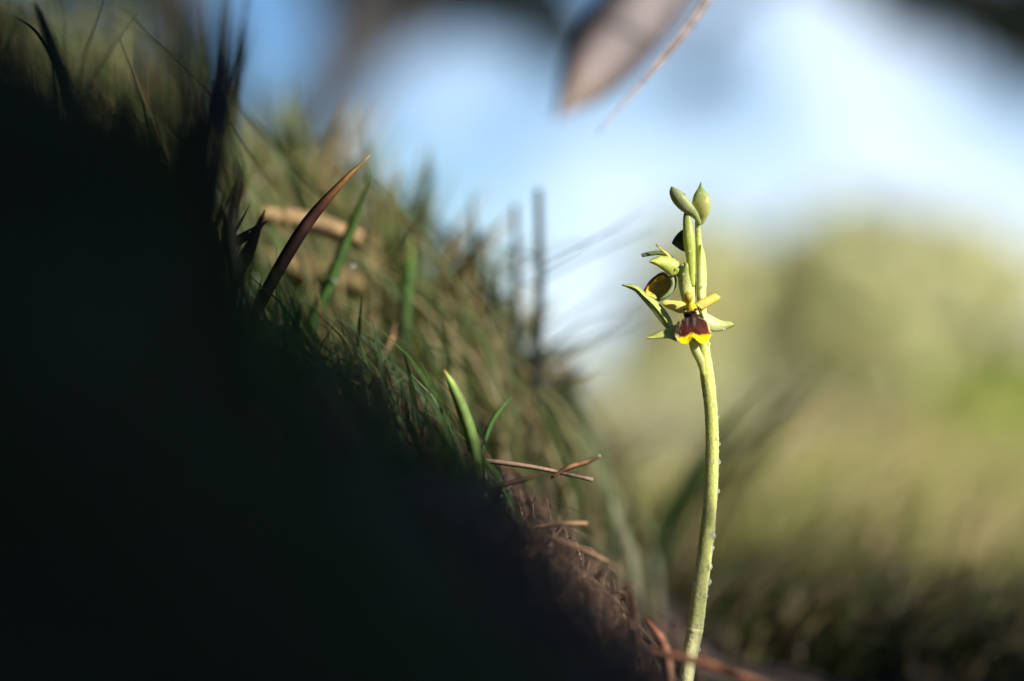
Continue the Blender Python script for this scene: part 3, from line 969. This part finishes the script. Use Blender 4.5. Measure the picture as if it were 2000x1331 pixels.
q = P(1355, 1260) + SUN_DIR * .30
shade_tuft(q.x, q.y, 46, q.z - float(ground_z(q.x, q.y)) - .02, q.z - float(ground_z(q.x, q.y)) + .055, .05, 61, 'unseen tall grass tuft added to shade the orchid foot')
q = P(1930, 1260, .43) + SUN_DIR * .30
shade_tuft(q.x, q.y, 110, .16, .26, .06, 62, 'unseen dense grass tuft added to shade the dark corner tuft')

# ------------------------------------------------------------------ the orchid
OR = empty('bee_orchid', P(1325, 1400))
YG = lin(198, 206, 96); PG = lin(214, 218, 138); MG = lin(158, 170, 104); DGR = lin(70, 92, 48); YEL = lin(232, 206, 64); WHT = lin(226, 226, 172)


def mm(px, py, d=0.0):
    """on the orchid: photo position and millimetres towards the viewer"""
    return P(px, py, FOCUS - d * .001)


# stem: centre px, py, radius px, depth mm, colour
STEM = [(1328, 1440, 15.0, 0, WHT), (1340, 1331, 14.2, 0, lin(208, 208, 158)), (1347, 1281, 15.6, 0, lin(214, 214, 160)), (1357, 1231, 15.4, 0, lin(206, 208, 142)),
        (1361, 1199, 15.2, 0, lin(186, 192, 112)), (1367, 1149, 15.2, 0, lin(180, 186, 102)), (1374, 1099, 14.6, 0, lin(180, 188, 98)), (1380, 1050, 14.2, 0, lin(172, 182, 88)),
        (1385, 1001, 13.2, 0, lin(172, 184, 84)), (1388.5, 953, 13.2, 0, lin(178, 190, 82)), (1390, 903, 13.0, 0, lin(186, 198, 80)), (1390.7, 853, 12.6, 0, lin(190, 202, 76)),
        (1387.5, 792, 12.5, 0, lin(196, 206, 76)), (1381, 735, 13.5, 0, lin(196, 206, 78)), (1376, 690, 11.5, -.3, lin(190, 202, 84)), (1372, 640, 10, -.5, lin(176, 190, 84)),
        (1370, 580, 9, -.5, lin(176, 190, 88)), (1368, 510, 8, -.4, lin(186, 198, 96)), (1364, 465, 6, -.3, lin(158, 176, 70)), (1363, 435, 5.6, -.2, lin(120, 146, 58)), (1366, 420, 4.5, 0, MG)]


def orchid_stem():
    rows = crom([[*mm(s[0], s[1], s[3]), s[2] * .0001] + list(s[4][:3]) for s in STEM], 220)
    V, F = tube([Vector(r[:3]) for r in rows], [r[3] for r in rows], 28, n=220)
    rows[:, 4:7] = rows[:, 4:7] * .72 + np.array(lin(240, 230, 176)[:3]) * .30
    cols = np.repeat(np.clip(np.concatenate([rows[:, 4:7], np.ones((220, 1))], 1), 0, 1), 28, 0)
    o = link('stem', V, F, M_STEM, OR, cols)
    # the sheath rim: a pale ring low on the stem
    V, F = tube([mm(1356.0, 1238), mm(1356.6, 1234), mm(1357.2, 1229), mm(1357.8, 1225)], [.00150, .00163, .00165, .00150], 24, n=10)
    ring = link('sheath_rim', V, F, M_STEM, o, [lin(222, 222, 160)] * len(V))
    return o


stem_o = orchid_stem()


def petal(name, edge_a, edge_b, da, db, bulge, cols, parent, mat=None, nu=22, nv=9, thick=.00022, ridge=0.0, curl=0.0):
    """a sepal or petal between two traced edges (base to tip), bulging `bulge` mm; da/db depth (mm) along each edge"""
    A = crom(edge_a, nu); B = crom(edge_b, nu)
    DA = np.interp(np.linspace(0, 1, nu), np.linspace(0, 1, len(da)), da)
    DB = np.interp(np.linspace(0, 1, nu), np.linspace(0, 1, len(db)), db)
    front = np.zeros((nu, nv, 3)); C = np.zeros((nu, nv, 4))
    for i in range(nu):
        for j in range(nv):
            s = j / (nv - 1)
            q = 4 * s * (1 - s)
            px = A[i][0] * (1 - s) + B[i][0] * s
            py = A[i][1] * (1 - s) + B[i][1] * s
            d = DA[i] * (1 - s) + DB[i] * s + bulge * q + ridge * math.exp(-((s - .5) / .12) ** 2) - curl * (1 - q)
            front[i, j] = mm(px, py, d)
            t = i / (nu - 1)
            c0, c1, ce = cols[0], cols[1], (cols[2] if len(cols) > 2 else None)
            c = [c0[k] * (1 - t) + c1[k] * t for k in range(4)]
            if ce is not None:
                e = (1 - q) ** 2
                c = [c[k] * (1 - e) + ce[k] * e for k in range(4)]
            if ridge:
                e = .35 * math.exp(-((s - .5) / .10) ** 2)
                c = [c[k] * (1 - e) + PG[k] * e for k in range(4)]
            C[i, j] = c
    du = np.gradient(front, axis=0); dv = np.gradient(front, axis=1)
    nn = np.cross(du, dv)
    nn /= (np.linalg.norm(nn, axis=2, keepdims=True) + 1e-12)
    flip = nn[:, :, 1].mean() > 0
    if flip: nn = -nn
    back = front - nn * thick
    V = np.concatenate([front.reshape(-1, 3), back.reshape(-1, 3)])
    CC = np.concatenate([C.reshape(-1, 4), C.reshape(-1, 4)])
    F = []
    K = nu * nv
    for i in range(nu - 1):
        for j in range(nv - 1):
            a = i * nv + j
            F.append((a, a + 1, a + nv + 1, a + nv))
            F.append((K + a, K + a + nv, K + a + nv + 1, K + a + 1))
    rim = [j for j in range(nv)] + [i * nv + nv - 1 for i in range(1, nu)] + [(nu - 1) * nv + j for j in range(nv - 2, -1, -1)] + [i * nv for i in range(nu - 2, 0, -1)]
    for a, b in zip(rim, rim[1:] + rim[:1]):
        F.append((a, a + K, b + K, b))
    if not flip: F = [f[::-1] for f in F]
    return link(name, V, F, mat or M_PETAL, parent, CC)


def spindle(name, axis, radii, cols, parent, ns=14, n=26, lobes=3, ripple=.06, mat=None):
    V, F = tube([mm(*a) for a in axis], [r * .0001 for r in radii], ns, n=n, ripple=ripple, lobes=lobes)
    m = len(V) // ns
    return link(name, V, F, mat or M_PETAL, parent, grad(m, ns, cols))


# ---- open flower facing the viewer
FL = spindle('flower', [(1374, 735, 1.2), (1368, 705, 1.9), (1357, 680, 2.6), (1352, 650, 2.2), (1349, 620, 1.6), (1347, 604, 1.4)], [3.5, 8, 9, 8, 7, 6],
             [(0, lin(196, 204, 104)), (.3, lin(222, 222, 150)), (1, PG)], OR, ripple=.10, lobes=3)
petal('sepal', [(1338, 604), (1330, 580), (1325, 555), (1325, 535), (1330, 519), (1337, 513)], [(1356, 604), (1358, 585), (1360, 560), (1357, 535), (1349, 520), (1340, 513)],
      [.6, .2, 0, .1, .5, 1.0], [.6, .2, 0, .1, .5, 1.0], 1.0, [lin(226, 228, 150), lin(172, 186, 78), lin(214, 218, 128)], FL)
petal('sepal', [(1320, 634), (1304, 640), (1286, 648), (1272, 656), (1262, 658)], [(1322, 668), (1311, 663), (1300, 661), (1280, 663), (1264, 662)],
      [1.2, 1.0, 1.2, 1.6, 2.0], [1.4, 2.2, 2.2, 2.0, 2.1], .5, [lin(208, 214, 128), lin(190, 196, 96), lin(216, 220, 140)], FL)
petal('sepal', [(1370, 606), (1383, 613), (1398, 621), (1412, 627), (1427, 628.5), (1434, 634)], [(1380, 646), (1391, 648), (1404, 648), (1418, 644), (1428, 640), (1434, 636)],
      [.8, .6, .3, .1, -.1, -.2], [1.0, .9, .7, .4, .1, -.2], .6, [lin(226, 230, 172), lin(168, 178, 76), lin(220, 224, 152)], FL)
petal('petal', [(1340, 594), (1330, 588.5), (1312, 587), (1300, 586), (1294.5, 588)], [(1338, 611), (1326, 612), (1314, 607), (1302, 602), (1293.5, 597)],
      [1.6, 1.4, 1.2, 1.1, 1.0], [1.2, 1.2, 1.2, 1.1, 1.0], .4, [lin(240, 230, 140), lin(238, 220, 110), lin(236, 212, 84)], FL)
petal('petal', [(1357, 594), (1367, 586), (1381, 579), (1392, 573.5), (1397, 573)], [(1372, 606), (1381, 601), (1393, 594), (1402, 588), (1408, 581)],
      [2.0, 2.0, 1.8, 1.6, 1.4], [2.0, 2.1, 2.1, 2.0, 1.8], .5, [lin(244, 234, 146), lin(240, 220, 90), lin(238, 212, 70)], FL)


def column(parent):
    V, F = tube([mm(1349, 606, 2.2), mm(1348, 600, 3.0), mm(1347, 594, 3.6), mm(1346.5, 589, 3.9)], [.00135, .00115, .0007, .00052], 14, n=12)
    o = link('column', V, F, M_PETAL, parent, [lin(222, 200, 60)] * len(V))
    V, F = tube([mm(1346, 590.5, 3.9), mm(1345.5, 588, 4.1), mm(1345, 581, 4.3), mm(1345, 574, 4.2), mm(1345.5, 572, 4.1)], [.0002, .00065, .00088, .0006, .0001], 16, n=20)
    cols = [lin(196, 172, 66) if v.x < mm(1347, 0).x else lin(206, 140, 44) for v in V]
    link('anther_cap', V, F, M_PETAL, parent, cols)
    return o


column(FL)

LIPX = {600: (1338, 1358), 606: (1333, 1363), 612: (1333.5, 1365.5), 617: (1336, 1365), 621: (1337, 1366), 625: (1329, 1378), 629: (1323.5, 1382.5), 634: (1320.5, 1384.5), 642: (1318, 1386.5), 650: (1317, 1389),
        657: (1317, 1389.5), 664: (1320, 1386), 672: (1331, 1379), 676: (1336, 1370)}


def lip():
    ys = sorted(LIPX)
    la = [LIPX[y][0] for y in ys]; ra = [LIPX[y][1] for y in ys]
    nu, nv = 64, 57
    r = random.Random(4)
    V, C = [], []
    mar = np.array(lin(84, 36, 24)[:3]); dark = np.array(lin(50, 28, 20)[:3]); yel = np.array(lin(246, 216, 16)[:3]); grey = np.array(lin(118, 104, 118)[:3])
    pale = np.array(lin(226, 206, 150)[:3]); brown = np.array(lin(120, 58, 26)[:3])

    def botline(s):      # bottom edge: two lobes and a notch between them
        xs = [0, .10, .26, .38, .46, .50, .58, .70, .84, .93, 1]
        yv = [655, 666, 674, 672, 661, 658.5, 663, 671, 671.5, 664, 655]
        return float(np.interp(s, xs, yv))
    for i in range(nu):
        t = i / (nu - 1)
        for j in range(nv):
            s = j / (nv - 1)
            py = 600 + t * (botline(s) - 600)
            l, rr = np.interp(py if py < 655 else 655, ys, la), np.interp(py if py < 655 else 655, ys, ra)
            px = l + (rr - l) * s
            q = abs(2 * s - 1)
            dome = math.sqrt(max(0, 1 - q ** 2.4))
            d = 2.0 + 1.0 * math.sin(min(t * 1.3, 1) * math.pi * .5) + dome * (1.5 + .5 * math.sin(t * math.pi))
            if t > .82:
                d += (t - .82) * 5.0 * (1 - .3 * dome)           # the yellow margin flares towards the viewer
            d -= .4 * math.exp(-((py - 619) / 4) ** 2)            # the waist
            V.append(mm(px, py, d))
            # colour
            edge = 658.5 - 7 * s - 5.5 * math.exp(-((s - .46) / .11) ** 2) + r.uniform(-1.5, 1.5)
            if py > edge:
                f = min((py - edge) / 3.5, 1)
                c = brown * (1 - f) + yel * f
            else:
                f = min(max((py - 628) / 18, 0), 1)
                c = dark * (1 - f) + mar * f
                if py > 636: c = c * 1.15
            for gx in (1342.5, 1356.5):                          # the two greyish bands of the mirror
                if 621 < py < 642:
                    g = math.exp(-((px - gx) / 2.2) ** 2) * min((642 - py) / 8, 1) * .5
                    c = c * (1 - g) + grey * g
            if s < .13 and py > 630 and py < 660: c = c * .25 + pale * .75 * r.uniform(.55, 1.1)
            if (s < .06 or s > .95) and 620 < py < 650: c = c * .3 + pale * .7
            if py < 603: c = np.array(lin(206, 190, 60)[:3])
            elif py < 614 and (s < .12 or s > .88): c = pale
            elif py < 609 and .3 < s < .7: c = np.array(lin(120, 106, 40)[:3])
            C.append(list(np.clip(c, 0, 1)) + [1])
    F = [(i * nv + j, i * nv + j + 1, (i + 1) * nv + j + 1, (i + 1) * nv + j) for i in range(nu - 1) for j in range(nv - 1)]
    K = len(V)
    V2 = [v + Vector((0, .0005, 0)) for v in V]
    F += [(K + f[0], K + f[3], K + f[2], K + f[1]) for f in F]
    rim = [j for j in range(nv)] + [i * nv + nv - 1 for i in range(1, nu)] + [(nu - 1) * nv + j for j in range(nv - 2, -1, -1)] + [i * nv for i in range(nu - 2, 0, -1)]
    F += [(a, a + K, b + K, b) for a, b in zip(rim, rim[1:] + rim[:1])]
    o = link('lip', V + V2, F, M_LIP, FL, C + C)
    # the fine fur of the lip
    Vh, Fh, Ch = [], [], []
    for k in range(900):
        i = r.randrange(22, nu - 5); j = r.randrange(0, nv)
        s = j / (nv - 1)
        if .2 < s < .8 and r.random() < .7: continue
        p = V[i * nv + j]
        side = (-1 if s < .5 else 1) * (abs(s - .5) * 2) ** 1.5
        dirn = Vector((side + r.uniform(-.3, .3), -.9, r.uniform(-.9, .1))).normalized() * r.uniform(.00022, .0005)
        w_ = Vector((r.uniform(-1, 1), r.uniform(-1, 1), r.uniform(-1, 1))).normalized() * .000022
        b = len(Vh)
        Vh += [p - w_, p + w_, p + dirn]
        Fh.append((b, b + 1, b + 2))
        cc = lin(216, 190, 150) if (s < .2 or s > .9) else lin(110, 62, 44)
        Ch += [cc] * 3
    h = link('lip_fur', Vh, Fh, M_DRY, FL, Ch, smooth=False)
    tag(h, kind='stuff')
    # the two dark glossy eyes at the throat
    for x in (1338.5, 1359):
        V, F = tube([mm(x - 3.5, 606, 4.2), mm(x, 604.6, 4.5), mm(x + 3.5, 606.5, 4.2)], [.00008, .00026, .00008], 8, n=8)
        link('eye', V, F, M_LIP, FL, [lin(34, 24, 18)] * len(V))
        V, F = tube([mm(x - 2.2, 608.6, 4.2), mm(x, 608.2, 4.5), mm(x + 2.2, 608.8, 4.2)], [.00006, .00016, .00006], 8, n=8)
        link('eye', V, F, M_PETAL, FL, [lin(196, 190, 110)] * len(V))


lip()

# ---- bracts, buds and the older flower
petal('bract', [(1315, 640), (1312, 626), (1303, 610), (1283, 588), (1264, 575), (1250, 562), (1236, 556), (1216, 556)], [(1302, 643), (1293, 633), (1283, 620), (1267, 600), (1252, 583), (1241, 570.5), (1229, 564), (1215, 558)],
      [-.5, -.2, .3, .6, .8, 1.0, 1.2], [.3, .8, 1.2, 1.4, 1.4, 1.3, 1.2], .5, [lin(196, 206, 104), lin(182, 192, 92), lin(160, 178, 76)], OR, ridge=.5)
petal('bract', [(1372, 600), (1362.5, 575), (1362, 540), (1362.5, 510), (1364, 490), (1369, 478)], [(1377, 600), (1379, 580), (1381, 545), (1379.5, 515), (1377, 495), (1371, 478)],
      [.2, .6, .7, .6, .3, 0], [-.6, -.4, -.2, -.2, 0, 0], .7, [lin(222, 226, 160), lin(212, 218, 124), lin(206, 214, 120)], OR)
# upper ovary that stands left of the stem
OV = spindle('young_flower', [(1352, 560, .2), (1350, 530, .5), (1349, 505, .8), (1346, 470, 1.0), (1343.5, 440, 1.0), (1342.5, 424, .8), (1342, 412, .4)], [6, 8, 9, 11.5, 9.5, 8, 5],
             [(0, lin(204, 212, 100)), (.55, lin(196, 206, 106)), (.8, lin(160, 176, 92)), (1, lin(96, 124, 76))], OR, ripple=.05)  # tip green darkened for the shade below the buds
petal('sepal', [(1338, 447), (1328, 452), (1318, 463), (1312, 474)], [(1340, 492), (1333, 491), (1322, 484), (1313, 477)], [-.5, -1.0, -1.4, -1.6], [-.5, -1, -1.4, -1.6], .5,
      [lin(84, 96, 60), lin(66, 82, 56)], OV)  # dark green holds the shade behind the young flower
# buds at the top
BUD1 = spindle('bud', [(1367, 440, .6), (1360, 424, 1.0), (1350, 412, 1.3), (1338, 401, 1.5), (1325, 386, 1.5), (1316, 374, 1.3), (1311.5, 365, 1.0)], [4, 6, 9.5, 13, 13.5, 9, 1.2],
               [(0, lin(158, 168, 98)), (.4, lin(172, 178, 120)), (1, lin(156, 164, 114))], OR, lobes=3, ripple=.09)
BUD2 = spindle('bud', [(1369, 438, -.3), (1371, 427, -.2), (1371.5, 412, 0), (1370.5, 395, .1), (1369, 380, 0), (1368.3, 367, 0), (1369, 356, 0)], [4, 9, 15.5, 18.3, 13.5, 4.6, .8],
               [(0, lin(188, 186, 110)), (.45, lin(192, 192, 116)), (.75, lin(152, 172, 96)), (1, lin(110, 132, 84))], OR, lobes=3, ripple=.08)
# older flower turned away to the left
OF = spindle('older_flower', [(1352, 575, -.6), (1343, 560, -.8), (1333, 543, -.9), (1325, 525, -.8), (1318, 517, -.6)], [5, 7, 8, 8, 5], [(0, lin(190, 200, 100)), (1, lin(176, 186, 100))], OR)
petal('sepal', [(1327, 512), (1312, 503), (1290, 500), (1279, 504), (1270, 508)], [(1326, 537), (1311, 540), (1296, 529), (1283, 520), (1268, 513)],
      [.2, .6, .9, 1.0, 1.0], [-.2, .4, .8, 1.2, 1.1], .8, [lin(190, 200, 98), lin(210, 212, 104), lin(196, 204, 110)], OF)
petal('sepal', [(1324, 512), (1312, 500), (1292, 490), (1272, 491), (1252, 496)], [(1322, 516), (1308, 506), (1290, 499), (1272, 500), (1254, 503)],
      [-1, -1.2, -1.4, -1.5, -1.5], [-1, -1, -1.2, -1.3, -1.4], .3, [lin(120, 138, 80), lin(110, 130, 76)], OF)
petal('petal', [(1313, 503), (1303, 493), (1292, 486), (1282, 478.5)], [(1307, 506), (1299, 498), (1289, 488), (1281, 478.5)], [.2, .3, .3, .2], [.4, .4, .4, .2], .2,
      [lin(206, 196, 90), lin(216, 190, 60)], OF)
petal('sepal', [(1320, 535), (1322, 552), (1316, 570), (1303, 582), (1290, 587)], [(1306, 540), (1311, 555), (1305, 567), (1296, 577), (1288, 584)],
      [-.8, -.8, -.8, -.7, -.6], [-.4, -.4, -.4, -.4, -.4], .4, [lin(176, 186, 140), lin(120, 138, 84)], OF)


def older_lip():
    # a half open cup: brown outside with a thick dark rim at the left, yellow just inside it, an olive hollow
    cx, cy = 1287, 561
    poly = [(1310, 557), (1309, 545), (1298, 533), (1285, 536), (1268, 550), (1256, 571), (1262, 577), (1272, 582), (1288, 588), (1304, 575)]
    ns = 40
    ring = crom(poly + poly[:1], ns + 1)[:ns]
    rows = [(0, -1.6), (.35, -1.5), (.62, -.9), (.74, -.1), (.86, .5), (1.0, .4), (1.03, -.5), (.9, -2.2), (.4, -3.0)]
    olive = lin(146, 140, 74); yel = lin(236, 196, 48); dk = lin(56, 34, 32); pinkish = lin(150, 104, 92); peach = lin(220, 184, 132)
    V, F, C = [], [], []
    for k, d in rows:
        for j in range(ns):
            x, y = ring[j]
            V.append(mm(cx + (x - cx) * k, cy + (y - cy) * k, d - 2.2))
            f = j / ns * 10                       # which stretch of the outline
            left = 1.6 < f < 5.6
            bottom = 5.6 <= f < 7.6
            if k >= 1.03 or d < -2: c = dk
            elif k >= 1: c = pinkish if left else (peach if bottom else olive)
            elif k > .8: c = dk if left else (peach if bottom else olive)
            elif k > .7: c = yel if (left or bottom) else olive
            else: c = olive
            if k == .62 and left: c = lin(200, 170, 56)
            C.append(c)
    n = len(rows)
    for i in range(n - 1):
        for j in range(ns):
            F.append((i * ns + j, i * ns + (j + 1) % ns, (i + 1) * ns + (j + 1) % ns, (i + 1) * ns + j))
    F.append(tuple((n - 1) * ns + j for j in range(ns)))
    link('lip', V, F, M_LIP, OF, C)


older_lip()
tag(OR, 'small yellow bee orchid with a dark brown lip and dewy pale green stem', 'orchid')

# ------------------------------------------------------------------ dew
M_DEW = bpy.data.materials.new('dew_water')
M_DEW.use_nodes = True
_b = M_DEW.node_tree.nodes['Principled BSDF']
_b.inputs['Base Color'].default_value = (1, 1, 1, 1)
_b.inputs['Roughness'].default_value = .06
_b.inputs['IOR'].default_value = 1.33
_b.inputs['Transmission Weight'].default_value = 1.0
_nt = M_DEW.node_tree
_nz = _nt.nodes.new('ShaderNodeTexNoise')
_nz.inputs['Scale'].default_value = 300
_bp = _nt.nodes.new('ShaderNodeBump')
_bp.inputs['Strength'].default_value = .02
_bp.inputs['Distance'].default_value = .0001
_nt.links.new(_nz.outputs['Fac'], _bp.inputs['Height'])
_nt.links.new(_bp.outputs['Normal'], _b.inputs['Normal'])
_tr = _nt.nodes.new('ShaderNodeBsdfTransparent')
_mx = _nt.nodes.new('ShaderNodeMixShader')
_mx.inputs[0].default_value = .8
_nt.links.new(_tr.outputs[0], _mx.inputs[1])
_df = _nt.nodes.new('ShaderNodeBsdfDiffuse')  # white diffuse share stands in for the glints of the drops
_df.inputs['Color'].default_value = (.9, .95, .95, 1)
_m2 = _nt.nodes.new('ShaderNodeMixShader')
_m2.inputs[0].default_value = .20
_nt.links.new(_b.outputs[0], _m2.inputs[1])
_nt.links.new(_df.outputs[0], _m2.inputs[2])
_nt.links.new(_m2.outputs[0], _mx.inputs[2])
_nt.links.new(_mx.outputs[0], _nt.nodes['Material Output'].inputs['Surface'])


def ball(r, ns=14, nr=9):
    V, F = [Vector((0, 0, r))], []
    for i in range(1, nr):
        th = math.pi * i / nr
        for k in range(ns):
            a = 2 * math.pi * k / ns
            V.append(Vector((r * math.sin(th) * math.cos(a), r * math.sin(th) * math.sin(a), r * math.cos(th))))
    V.append(Vector((0, 0, -r)))
    for k in range(ns):
        F.append((0, 1 + k, 1 + (k + 1) % ns))
    for i in range(nr - 2):
        for k in range(ns):
            a = 1 + i * ns + k; b = 1 + i * ns + (k + 1) % ns
            F.append((a, a + ns, b + ns, b))
    e = len(V) - 1
    for k in range(ns):
        F.append((e, 1 + (nr - 2) * ns + (k + 1) % ns, 1 + (nr - 2) * ns + k))
    return V, F


SROW = crom([[s[0], s[1], s[2], s[3]] for s in STEM], 400)


def stem_point(py, ang):
    """a point on the stem's skin: ang 0 faces the viewer, 90 faces right"""
    k = int(np.argmin(np.abs(SROW[:, 1] - py)))
    cx, _, rad, d = SROW[k]
    a = math.radians(ang)
    p = mm(cx, py, d)
    return p + Vector((math.sin(a) * rad * .0001, -math.cos(a) * rad * .0001, 0))


V, F = ball(1.0)
proto = link('dew_drop', V, F, M_DEW)
first = True
BIG = [(1046, 52, 6.5, 'largest dew drop on the orchid stem, uppermost of the big drops on its lower half'),
       (1070, 80, 4, 'small dew drop on the right edge of the stem just below its largest drop'),
       (1106, 50, 6.3, 'big dew drop on the stem level with the tip of the tan pointed straw'),
       (1136, 74, 6, 'bluish dew drop bulging from the right edge of the lower stem'),
       (1163, 48, 5.5, 'lowest of the big dew drops on the orchid stem'),
       (1219, 10, 2.2, 'tiny bright dew drop just above the pale sheath ring of the stem'),
       (1268, 78, 4, 'dew drop on the right edge of the stem below the pale sheath ring'),
       (1160, -20, 3, 'small dew drop on the left half of the lower stem'),
       (792, 38, 5, 'clear dew drop on the bright bend of the upper stem'),
       (757, 84, 3.4, 'highest dew drop on the right edge of the stem below the flower'),
       (815, 88, 3.5, 'dew drop on the right edge of the stem where it bends'),
       (857, 40, 4, 'dew drop in the middle of the stem below its bend'),
       (868, 88, 4, 'small dew drop on the right edge halfway up the stem'),
       (904, -8, 4, 'dew drop left of centre halfway up the stem'),
       (903, 90, 5, 'dark rimmed dew drop standing out from the right edge of the stem'),
       (960, 88, 5, 'bluish dew drop on the right edge of the stem against the dark tuft')]
for (py, ang, rad, lab) in BIG:
    o = proto if first else proto.copy()
    if not first: COL.objects.link(o)
    first = False
    o.location = stem_point(py, ang)
    s = rad * .0001
    o.scale = (s, s, s * 1.1)
    tag(o, lab, 'dew drop', 'dew drops on the orchid stem')
for (px, py, d, rad, lab) in ((1337, 379, 2.4, 2.4, 'dew drop on the upper edge of the left bud'), (1367, 378, 1.8, 2, 'upper dew drop on the right bud'),
                              (1378, 386, 1.6, 2, 'right dew drop on the right bud'), (1358, 411, 2, 2.2, 'dew drop where the two buds cross'),
                              (1345, 458, 2.4, 2, 'upper dew drop on the pale young flower below the buds'), (1347, 491, 2.1, 2.2, 'lower dew drop on the pale young flower below the buds'),
                              (1335, 536, 2.2, 2.6, 'dew drop in the middle of the upright sepal'), (1347, 560, 2.2, 2.8, 'dew drop low on the upright sepal above the column'),
                              (1333, 518, 2.0, 2.4, 'dew drop at the rounded tip of the upright sepal'),
                              (1235, 561, 2.0, 2.6, 'dew drop near the tip of the long left bract'), (1270, 585, 2.1, 2.4, 'dew drop in the middle of the long left bract'),
                              (1376, 616, 2.0, 2.2, 'dew drop on the right sepal beside the lip'), (1415, 644, 2.8, 2, 'dew drop on the lower edge of the right sepal'),
                              (1371, 529, 1.6, 2.6, 'upper dew drop on the pale bract right of the upright sepal'), (1377, 557, 1.4, 3, 'lower dew drop on the pale bract right of the upright sepal'),
                              (1385, 672, .5, 3, 'dew drop on the stem just right of the yellow lip lobe')):
    o = proto.copy()
    COL.objects.link(o)
    o.location = mm(px, py, d)
    s = rad * .0001
    o.scale = (s, s, s)
    tag(o, lab, 'dew drop', 'dew drops on the orchid flowers')

# fine dew that nobody could count: beads all over the stem
Vb, Fb = ball(1.0, 6, 4)
VV, FF = [], []
r = random.Random(99)
for i in range(1300):
    py = r.uniform(690, 1330)
    ang = r.choice((r.uniform(65, 105), r.uniform(-90, 100)))
    p = stem_point(py, ang)
    rad = r.uniform(.5, 1.3) * .0001 if r.random() < .85 else r.uniform(1.2, 2.2) * .0001
    b = len(VV)
    VV += [p + v * rad for v in Vb]
    FF += [tuple(b + q for q in f) for f in Fb]
o = link('fine_dew', VV, FF, M_DEW)
tag(o, 'fine beads of dew covering the orchid stem', kind='stuff')

for (px, py, Y, rad, lab) in ((690, 520, .356, 5, 'large blurred dew drop on the green blade behind the dark red blade'), (655, 550, .358, 4, 'smaller blurred dew drop lower on the same green blade'),
                             (487, 452, .331, 2, 'dew drop on the grey blade'),
                             (986, 790, .343, 2, 'dew drop near the tip of the thin green blade')):
    o = proto.copy()
    COL.objects.link(o)
    o.location = P(px, py, Y)
    o.scale = (rad * .0001,) * 3
    tag(o, lab, 'dew drop', 'dew drops on the grass blades')
